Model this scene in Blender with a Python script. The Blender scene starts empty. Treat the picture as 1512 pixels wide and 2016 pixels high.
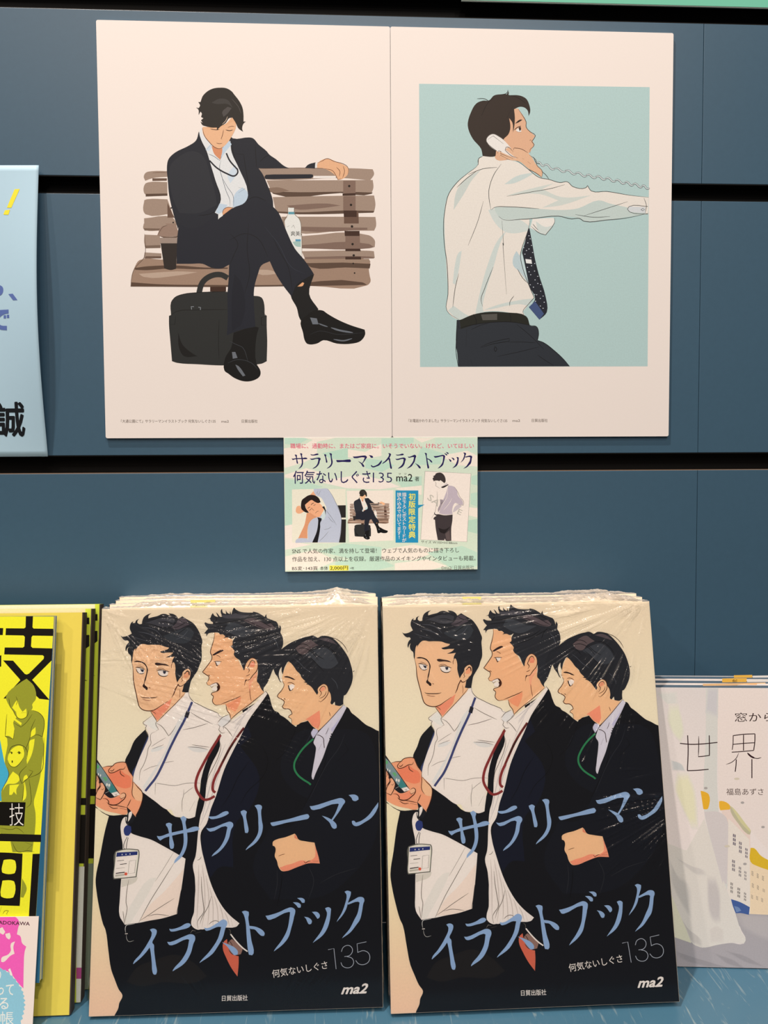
# Bookshop wall display: two foam boards, a card and shrink-wrapped book stacks on a shelf.
import bpy, bmesh, math, random, re
from mathutils import Vector, Matrix, noise
from mathutils.geometry import tessellate_polygon

scene = bpy.context.scene
col = scene.collection

# ---------------------------------------------------------------- camera
# "wall space" is millimetres: X right, Y down, Z into the wall, origin at the boards' top left corner.
# World: metres, Z up, shelf top at z = 0.
SHELF = 669.2
def W(p):
    return Vector((p[0] / 1000, p[2] / 1000, (SHELF - p[1]) / 1000))
def Wd(d):
    return Vector((d[0], d[2], -d[1]))
FPX = 1600.0
CAM = Vector((171.64385, 321.29221, -605.93983))
RM = Matrix(((0.9985986634145949, 0.0056052147426473645, -0.05262405338126296),
             (-0.008307385286818667, 0.9986502181030168, -0.05127113449586179),
             (0.0522656366677146, 0.05163645466610976, 0.9972973376948489)))
RT = RM.transposed()
cd = bpy.data.cameras.new('camera'); cam = bpy.data.objects.new('camera', cd); col.objects.link(cam)
cd.sensor_fit = 'VERTICAL'; cd.sensor_height = 36; cd.sensor_width = 27
cd.lens = FPX / 2016 * 36; cd.clip_start = 0.01
rx, dn, fw = Wd(RT @ Vector((1, 0, 0))), Wd(RT @ Vector((0, 1, 0))), Wd(RT @ Vector((0, 0, 1)))
m = Matrix((rx, -dn, -fw)).transposed().to_4x4(); m.translation = W(CAM)
cam.matrix_world = m
scene.camera = cam

# ---------------------------------------------------------------- light and exposure
scene.view_settings.view_transform = 'Standard'; scene.view_settings.look = 'None'
scene.view_settings.gamma = 1; scene.view_settings.use_curve_mapping = False
scene.view_settings.exposure = 0.0
world = bpy.data.worlds.new('shop_air'); scene.world = world; world.use_nodes = True
bg = world.node_tree.nodes['Background']
bg.inputs[0].default_value = (1.0, 0.84, 0.72, 1); bg.inputs[1].default_value = 0.10
def lamp(name, p, size, power, colour, target, sy=None):
    d = bpy.data.lights.new(name, 'AREA'); d.shape = 'RECTANGLE' if sy else 'DISK'
    d.size = size
    if sy: d.size_y = sy
    d.energy = power; d.color = colour
    o = bpy.data.objects.new(name, d); col.objects.link(o)
    o.location = W(p); o.rotation_euler = (W(target) - W(p)).to_track_quat('-Z', 'Y').to_euler()
    return o
WARM = (1.0, 0.83, 0.70)
lamp('ceiling_spotlight', (-420, -1900, -640), 0.07, 54, WARM, (180, 360, 0))
lamp('ceiling_spotlight', (620, -1700, -1300), 0.07, 17, WARM, (180, 400, 0))
for x, y, z in ((-700, -1500, -2400), (900, -1500, -2600), (100, -1500, -3600), (-1500, -1350, -1500), (300, -1450, -2000), (-500, -1400, -5200)):
    lamp('added_fill_lamp', (x, y, z), 0.11, 10, WARM, (180, 500, 0))  # unseen lamps added for frontal fill and glints on the film

# ---------------------------------------------------------------- materials
def lin(h):
    h = h.lstrip('#')
    r = []
    for i in (0, 2, 4):
        c = int(h[i:i + 2], 16) / 255
        r.append(c / 12.92 if c <= 0.04045 else ((c + 0.055) / 1.055) ** 2.4)
    return tuple(r)
def unlight(h, L):
    # photographed colour -> printed colour, given the (warm) light that falls on that sheet
    return tuple(min(0.93, max(0.002, c / l)) for c, l in zip(lin(h), L))
def mat(name, rgb, rough=0.6, spec=0.3, noise_amt=0.0, noise_scale=400, bump=0.0, coat=0.0):
    m = bpy.data.materials.new(name); m.use_nodes = True
    nt = m.node_tree; b = nt.nodes['Principled BSDF']
    b.inputs['Base Color'].default_value = (*rgb, 1)
    b.inputs['Roughness'].default_value = rough
    b.inputs['Specular IOR Level'].default_value = spec
    b.inputs['Coat Weight'].default_value = coat
    if noise_amt or bump:
        tc = nt.nodes.new('ShaderNodeTexCoord'); n = nt.nodes.new('ShaderNodeTexNoise')
        n.inputs['Scale'].default_value = noise_scale; n.inputs['Detail'].default_value = 4
        nt.links.new(tc.outputs['Object'], n.inputs['Vector'])
        if noise_amt:
            mx = nt.nodes.new('ShaderNodeMix'); mx.data_type = 'RGBA'
            mx.inputs[6].default_value = (*[c * (1 - noise_amt) for c in rgb], 1)
            mx.inputs[7].default_value = (*[min(1, c * (1 + noise_amt)) for c in rgb], 1)
            nt.links.new(n.outputs['Fac'], mx.inputs[0]); nt.links.new(mx.outputs[2], b.inputs['Base Color'])
        if bump:
            bp = nt.nodes.new('ShaderNodeBump'); bp.inputs['Strength'].default_value = bump
            bp.inputs['Distance'].default_value = 0.0003
            nt.links.new(n.outputs['Fac'], bp.inputs['Height']); nt.links.new(bp.outputs[0], b.inputs['Normal'])
    return m
def ink_mat(name, rough, spec):
    m = bpy.data.materials.new(name); m.use_nodes = True
    nt = m.node_tree; b = nt.nodes['Principled BSDF']
    a = nt.nodes.new('ShaderNodeVertexColor'); a.layer_name = 'ink'
    tc = nt.nodes.new('ShaderNodeTexCoord'); n = nt.nodes.new('ShaderNodeTexNoise')
    n.inputs['Scale'].default_value = 900; n.inputs['Detail'].default_value = 2
    mr = nt.nodes.new('ShaderNodeMapRange'); mr.inputs['To Min'].default_value = 0.93; mr.inputs['To Max'].default_value = 1.07
    mx = nt.nodes.new('ShaderNodeVectorMath'); mx.operation = 'SCALE'
    nt.links.new(tc.outputs['Object'], n.inputs['Vector']); nt.links.new(n.outputs['Fac'], mr.inputs['Value'])
    nt.links.new(a.outputs['Color'], mx.inputs[0]); nt.links.new(mr.outputs[0], mx.inputs['Scale'])
    nt.links.new(mx.outputs[0], b.inputs['Base Color'])
    b.inputs['Roughness'].default_value = rough; b.inputs['Specular IOR Level'].default_value = spec
    return m
INK = ink_mat('printed_ink', 0.55, 0.2)
INK_GLOSS = ink_mat('printed_ink_laminated', 0.35, 0.18)

# ---------------------------------------------------------------- object helpers
def link(name, me, parent=None, m=None):
    o = bpy.data.objects.new(name, me); col.objects.link(o)
    if m and me and not me.materials: me.materials.append(m)
    if parent: o.parent = parent
    return o
def tag(o, label=None, cat=None, group=None, kind=None):
    if label: o['label'] = label
    if cat: o['category'] = cat
    if group: o['group'] = group
    if kind: o['kind'] = kind
    return o
def mesh_from(name, vs, fs, smooth=False):
    me = bpy.data.meshes.new(name); me.from_pydata([tuple(v) for v in vs], [], fs); me.update()
    if smooth: me.polygons.foreach_set('use_smooth', [True] * len(me.polygons))
    return me
def box_me(name, x0, x1, y0, y1, z0, z1, bev=0.0, seg=2):
    bm = bmesh.new(); bmesh.ops.create_cube(bm, size=1)
    for v in bm.verts:
        v.co = Vector(((x0 + x1) / 2 + v.co.x * (x1 - x0), (y0 + y1) / 2 + v.co.y * (y1 - y0), (z0 + z1) / 2 + v.co.z * (z1 - z0)))
    if bev: bmesh.ops.bevel(bm, geom=bm.edges[:], offset=bev, segments=seg, affect='EDGES', profile=0.5)
    me = bpy.data.meshes.new(name); bm.to_mesh(me); bm.free(); return me
class Frame:
    """A flat sheet's own coordinates: origin o, axes ax (right) and ay (down) in wall space, millimetres."""
    def __init__(s, o, ax, ay):
        s.o = Vector(o); s.ax = Vector(ax).normalized()
        ay = Vector(ay); s.ay = (ay - ay.dot(s.ax) * s.ax).normalized(); s.n = s.ay.cross(s.ax)  # n: towards the viewer
    def matrix(s):
        # object space: x right, y up, z towards the viewer, metres
        m = Matrix((Wd(s.ax), -Wd(s.ay), Wd(s.n))).transposed().to_4x4(); m.translation = W(s.o); return m
    def rectify(s, u, v):
        d = RT @ Vector(((u - 756) / FPX, (v - 1008) / FPX, 1))
        t = (s.o - CAM).dot(s.n) / d.dot(s.n); q = CAM + t * d - s.o
        return q.dot(s.ax), q.dot(s.ay)

# ---------------------------------------------------------------- print: flat artwork as layers of ink
REG = {'Z': (0, 0, 1), 'A': (740, 1150, 4.725), 'B': (1020, 1150, 4.725), 'C': (740, 1370, 4.725), 'D': (1020, 1370, 4.725),
       'E': (740, 1590, 4.725), 'I': (1020, 1590, 4.725), 'G': (740, 1776, 4.725), 'H': (1020, 1776, 4.725),
       'a': (780, 1190, 8.4), 'b': (780, 1290, 8.4), 'c': (940, 1180, 8.4), 'd': (940, 1280, 8.4), 'e': (1080, 1230, 8.4),
       'g': (1080, 1320, 8.4), 'h': (750, 1470, 8.4), 'P': (300, 160, 3.78), 'Q': (250, 440, 3.024),
       'R': (820, 150, 3.15), 'T': (820, 440, 3.15), 'U': (550, 850, 3.78), 'J': (0, 1180, 7.56), 'K': (0, 1360, 6.3),
       'L': (0, 1576, 6.3), 'M': (0, 1776, 6.3), 'N': (1272, 1300, 6.3), 'O': (1272, 1500, 6.3), 'V': (1272, 1720, 6.3),
       'X': (0, 300, 3.25), 'Y': (0, 500, 3.173), 'u': (560, 950, 11.63), 'w': (820, 910, 11.63), 'k': (750, 865, 7.56), 'j': (560, 865, 7.56)}
def parse(s):
    r = REG['Z']; out = []
    for t in s.split():
        if t in REG: r = REG[t]
        else:
            x, y = t.split(','); out.append((r[0] + float(x) / r[2], r[1] + float(y) / r[2]))
    return out
def smooth_pts(p, closed, n=4, corner=62):
    L = len(p)
    if L < 3: return p
    T = []
    for i in range(L):
        if not closed and i in (0, L - 1): T.append(None); continue
        a, b, c = p[i - 1], p[i], p[(i + 1) % L]
        u = Vector((b[0] - a[0], b[1] - a[1])); v = Vector((c[0] - b[0], c[1] - b[1]))
        if u.length < 1e-6 or v.length < 1e-6 or math.degrees(u.angle(v)) > corner: T.append(None); continue
        d = (u.normalized() + v.normalized()).normalized(); T.append(d)
    out = []
    for i in range(L if closed else L - 1):
        a, b = Vector(p[i]), Vector(p[(i + 1) % L]); l = (b - a).length
        ta, tb = T[i], T[(i + 1) % L]
        if (ta is None and tb is None) or l < 0.8: out.append(tuple(a)); continue
        ta = (ta * l) if ta is not None else (b - a); tb = (tb * l) if tb is not None else (b - a)
        for k in range(n):
            t = k / n; h1 = 2 * t**3 - 3 * t**2 + 1; h2 = t**3 - 2 * t**2 + t; h3 = -2 * t**3 + 3 * t**2; h4 = t**3 - t**2
            out.append(tuple(h1 * a + h2 * ta + h3 * b + h4 * tb))
    if not closed: out.append(tuple(p[-1]))
    return out
_glyphs = {}
def glyph_mesh(s, bold, shear):
    k = (s, bold, shear)
    if k not in _glyphs:
        c = bpy.data.curves.new('lettering', 'FONT'); c.body = s; c.resolution_u = 2; c.offset = min(0, bold); c.shear = shear
        o = bpy.data.objects.new('lettering', c); col.objects.link(o)
        bpy.context.view_layer.update()
        me = o.to_mesh(); me.calc_loop_triangles()
        vs = [(v.co.x, v.co.y) for v in me.vertices]; fs = [tuple(t.vertices) for t in me.loop_triangles]
        o.to_mesh_clear(); bpy.data.objects.remove(o); bpy.data.curves.remove(c)
        _glyphs[k] = (vs, fs)
    return _glyphs[k]
class Print:
    STEP = 0.0024
    def __init__(s, frame, light, base=0.03):
        s.f = frame; s.L = light; s.z = base; s.vs = []; s.fs = []; s.cols = []; s.tf = None; s.base = base; s.boxes = []
    def _add(s, pts2, faces, colour, grad=None):
        b = len(s.vs)
        q = [s.f.rectify(*(s.tf(p) if s.tf else p)) for p in pts2]
        bx = (min(a[0] for a in q), min(a[1] for a in q), max(a[0] for a in q), max(a[1] for a in q))
        s.z = s.base   # each ink lies just over whatever it overprints
        for c in s.boxes:
            if c[4] >= s.z and c[0] < bx[2] and c[2] > bx[0] and c[1] < bx[3] and c[3] > bx[1]: s.z = c[4] + s.STEP
        s.boxes.append((*bx, s.z))
        s.vs += [(x / 1000, -y / 1000, s.z / 1000) for x, y in q]
        s.fs += [tuple(b + i for i in f) for f in faces]
        if grad:   # printed blend between two inks, down the sheet from photo row y0 to y1
            c0, c1 = unlight(colour, s.L), unlight(grad[0], s.L); y0, y1 = grad[1], grad[2]
            for p in pts2:
                t = min(1, max(0, (p[1] - y0) / (y1 - y0))); s.cols.append(tuple(a * (1 - t) + c * t for a, c in zip(c0, c1)))
        else: s.cols += [unlight(colour, s.L)] * len(pts2)
    def fill(s, pts, colour, smooth=True, grad=None, corner=62):
        if isinstance(pts, str): pts = parse(pts)
        if smooth: pts = smooth_pts(pts, True, corner=corner)
        v3 = [Vector((x, y, 0)) for x, y in pts]
        s._add(pts, tessellate_polygon([v3]), colour, grad)
    def wash(s, pts, colour, ground):
        # watercolour patch: soft edge made of a few nested tints
        pts = smooth_pts(parse(pts), True); cx = sum(p[0] for p in pts) / len(pts); cy = sum(p[1] for p in pts) / len(pts)
        a = [int(colour[i:i + 2], 16) for i in (0, 2, 4)]; g = [int(ground[i:i + 2], 16) for i in (0, 2, 4)]
        for k in range(7):
            t = (k + 1) / 7; f = 1.10 - 0.36 * k / 6
            s.fill([(cx + (x - cx) * f, cy + (y - cy) * f) for x, y in pts], '%02x%02x%02x' % tuple(round(g[i] + (a[i] - g[i]) * t) for i in range(3)), smooth=False)
    def stroke(s, pts, colour, w=1.0, taper=0.35, smooth=True):
        if isinstance(pts, str): pts = parse(pts)
        if smooth: pts = smooth_pts(pts, False)
        p = [Vector(a) for a in pts]; L = len(p); vs = []; fs = []
        if L < 2: return
        tot = sum((p[i + 1] - p[i]).length for i in range(L - 1)) or 1; acc = 0
        for i in range(L):
            if i: acc += (p[i] - p[i - 1]).length
            d = (p[min(i + 1, L - 1)] - p[max(i - 1, 0)])
            if d.length < 1e-6: d = Vector((1, 0))
            d.normalize(); t = acc / tot
            k = 1 - (1 - taper) * max(0, 1 - min(t, 1 - t) * 5)
            nn = Vector((-d.y, d.x)) * w * 0.5 * k
            vs += [tuple(p[i] + nn), tuple(p[i] - nn)]
        fs = [(2 * i, 2 * i + 1, 2 * i + 3, 2 * i + 2) for i in range(L - 1)]
        s._add(vs, fs, colour)
    def dot(s, pt, colour, rx, ry=None, ang=0):
        if isinstance(pt, str): pt = parse(pt)[0]
        ry = ry or rx; ca, sa = math.cos(ang), math.sin(ang)
        pts = [(pt[0] + rx * math.cos(t) * ca - ry * math.sin(t) * sa, pt[1] + rx * math.cos(t) * sa + ry * math.sin(t) * ca) for t in [k * math.tau / 12 for k in range(12)]]
        s._add(pts, [tuple(range(12))], colour)
    def text(s, body, pts, h, colour, bold=0.0, shear=0.0, vertical=False):
        """body between two baseline points (photo px), glyph height h px"""
        if isinstance(pts, str): pts = parse(pts)
        a, b = Vector(pts[0]), Vector(pts[1])
        if vertical:
            n = len(body); d = (b - a) / n; step = d.length
            for i, ch in enumerate(body):
                if ch == ' ': continue
                vs, fs = glyph_mesh('|' if ch == 'ー' else ch, bold, shear)
                if not vs: continue
                x0 = min(v[0] for v in vs); x1 = max(v[0] for v in vs); y0 = min(v[1] for v in vs); y1 = max(v[1] for v in vs)
                k = h / 0.95; c = a + d * (i + 0.5); cx, cy = (x0 + x1) / 2, (y0 + y1) / 2
                if ch in '、。':
                    c = c + Vector((h * .3, -h * .3))
                for ox, oy in s.weight(bold):
                    s._add([(c.x + (v[0] + ox - cx) * k, c.y - (v[1] + oy - cy) * k * (step / h if step < h else 1)) for v in vs], fs, colour)
            return
        vs, fs = glyph_mesh(body, bold, shear)
        x0 = min(v[0] for v in vs); x1 = max(v[0] for v in vs)
        d = (b - a); ux = d / (x1 - x0); up = Vector((d.y, -d.x)).normalized() * (h / 0.86)
        for ox, oy in s.weight(bold):
            s._add([tuple(a + ux * (v[0] + ox - x0) + up * (v[1] + oy)) for v in vs], fs, colour)
    def weight(s, b):   # heavier weight: the same outlines struck several times, a hair apart
        return [(b * math.cos(k * math.pi / 4), b * math.sin(k * math.pi / 4)) for k in range(8 if b > 0.015 else 4)] if b > 0 else ((0, 0),)
    def art(s, text, fills_only=False):
        """one drawn shape per line:  F colour [l] | points   or   S colour width | points"""
        for ln in text.strip().splitlines():
            ln = ln.strip()
            if not ln or ln[0] == '#': continue
            h, p = ln.split('|'); h = h.split()
            if h[0] == 'F': s.fill(p, h[1], smooth='l' not in h[2:])
            elif fills_only: continue
            elif h[0] == 'S':
                s.stroke(p, h[1], float(h[2]), 0.95 if 'u' in h[3:] else 0.35, smooth='l' not in h[3:])
            elif h[0] == 'B': s.wash(p, h[1], h[2])
            elif h[0] == 'D':
                for q in parse(p): s.dot(q, h[1], float(h[2]), float(h[3]) if len(h) > 3 else None)
    def build(s, name, parent, m=INK, clip=None):
        vs, fs, cols = s.vs, s.fs, s.cols
        me = mesh_from(name, vs, fs)
        at = me.color_attributes.new('ink', 'FLOAT_COLOR', 'POINT')
        flat = []
        for c in cols: flat += [c[0], c[1], c[2], 1.0]
        at.data.foreach_set('color', flat)
        if clip:   # trim bleed at the sheet's edges
            bm = bmesh.new(); bm.from_mesh(me)
            for co, no in (((clip[0], 0, 0), (-1, 0, 0)), ((clip[1], 0, 0), (1, 0, 0)), ((0, -clip[2], 0), (0, 1, 0)), ((0, -clip[3], 0), (0, -1, 0))):
                bmesh.ops.bisect_plane(bm, geom=bm.verts[:] + bm.edges[:] + bm.faces[:], dist=1e-7, plane_co=[c / 1000 for c in co], plane_no=no, clear_outer=True)
            bm.to_mesh(me); bm.free()
        # faces towards the viewer
        bm = bmesh.new(); bm.from_mesh(me)
        for f in bm.faces:
            if f.normal.z < 0: f.normal_flip()
        bm.to_mesh(me); bm.free()
        me.materials.append(m)
        return link(name, me, parent)

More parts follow.
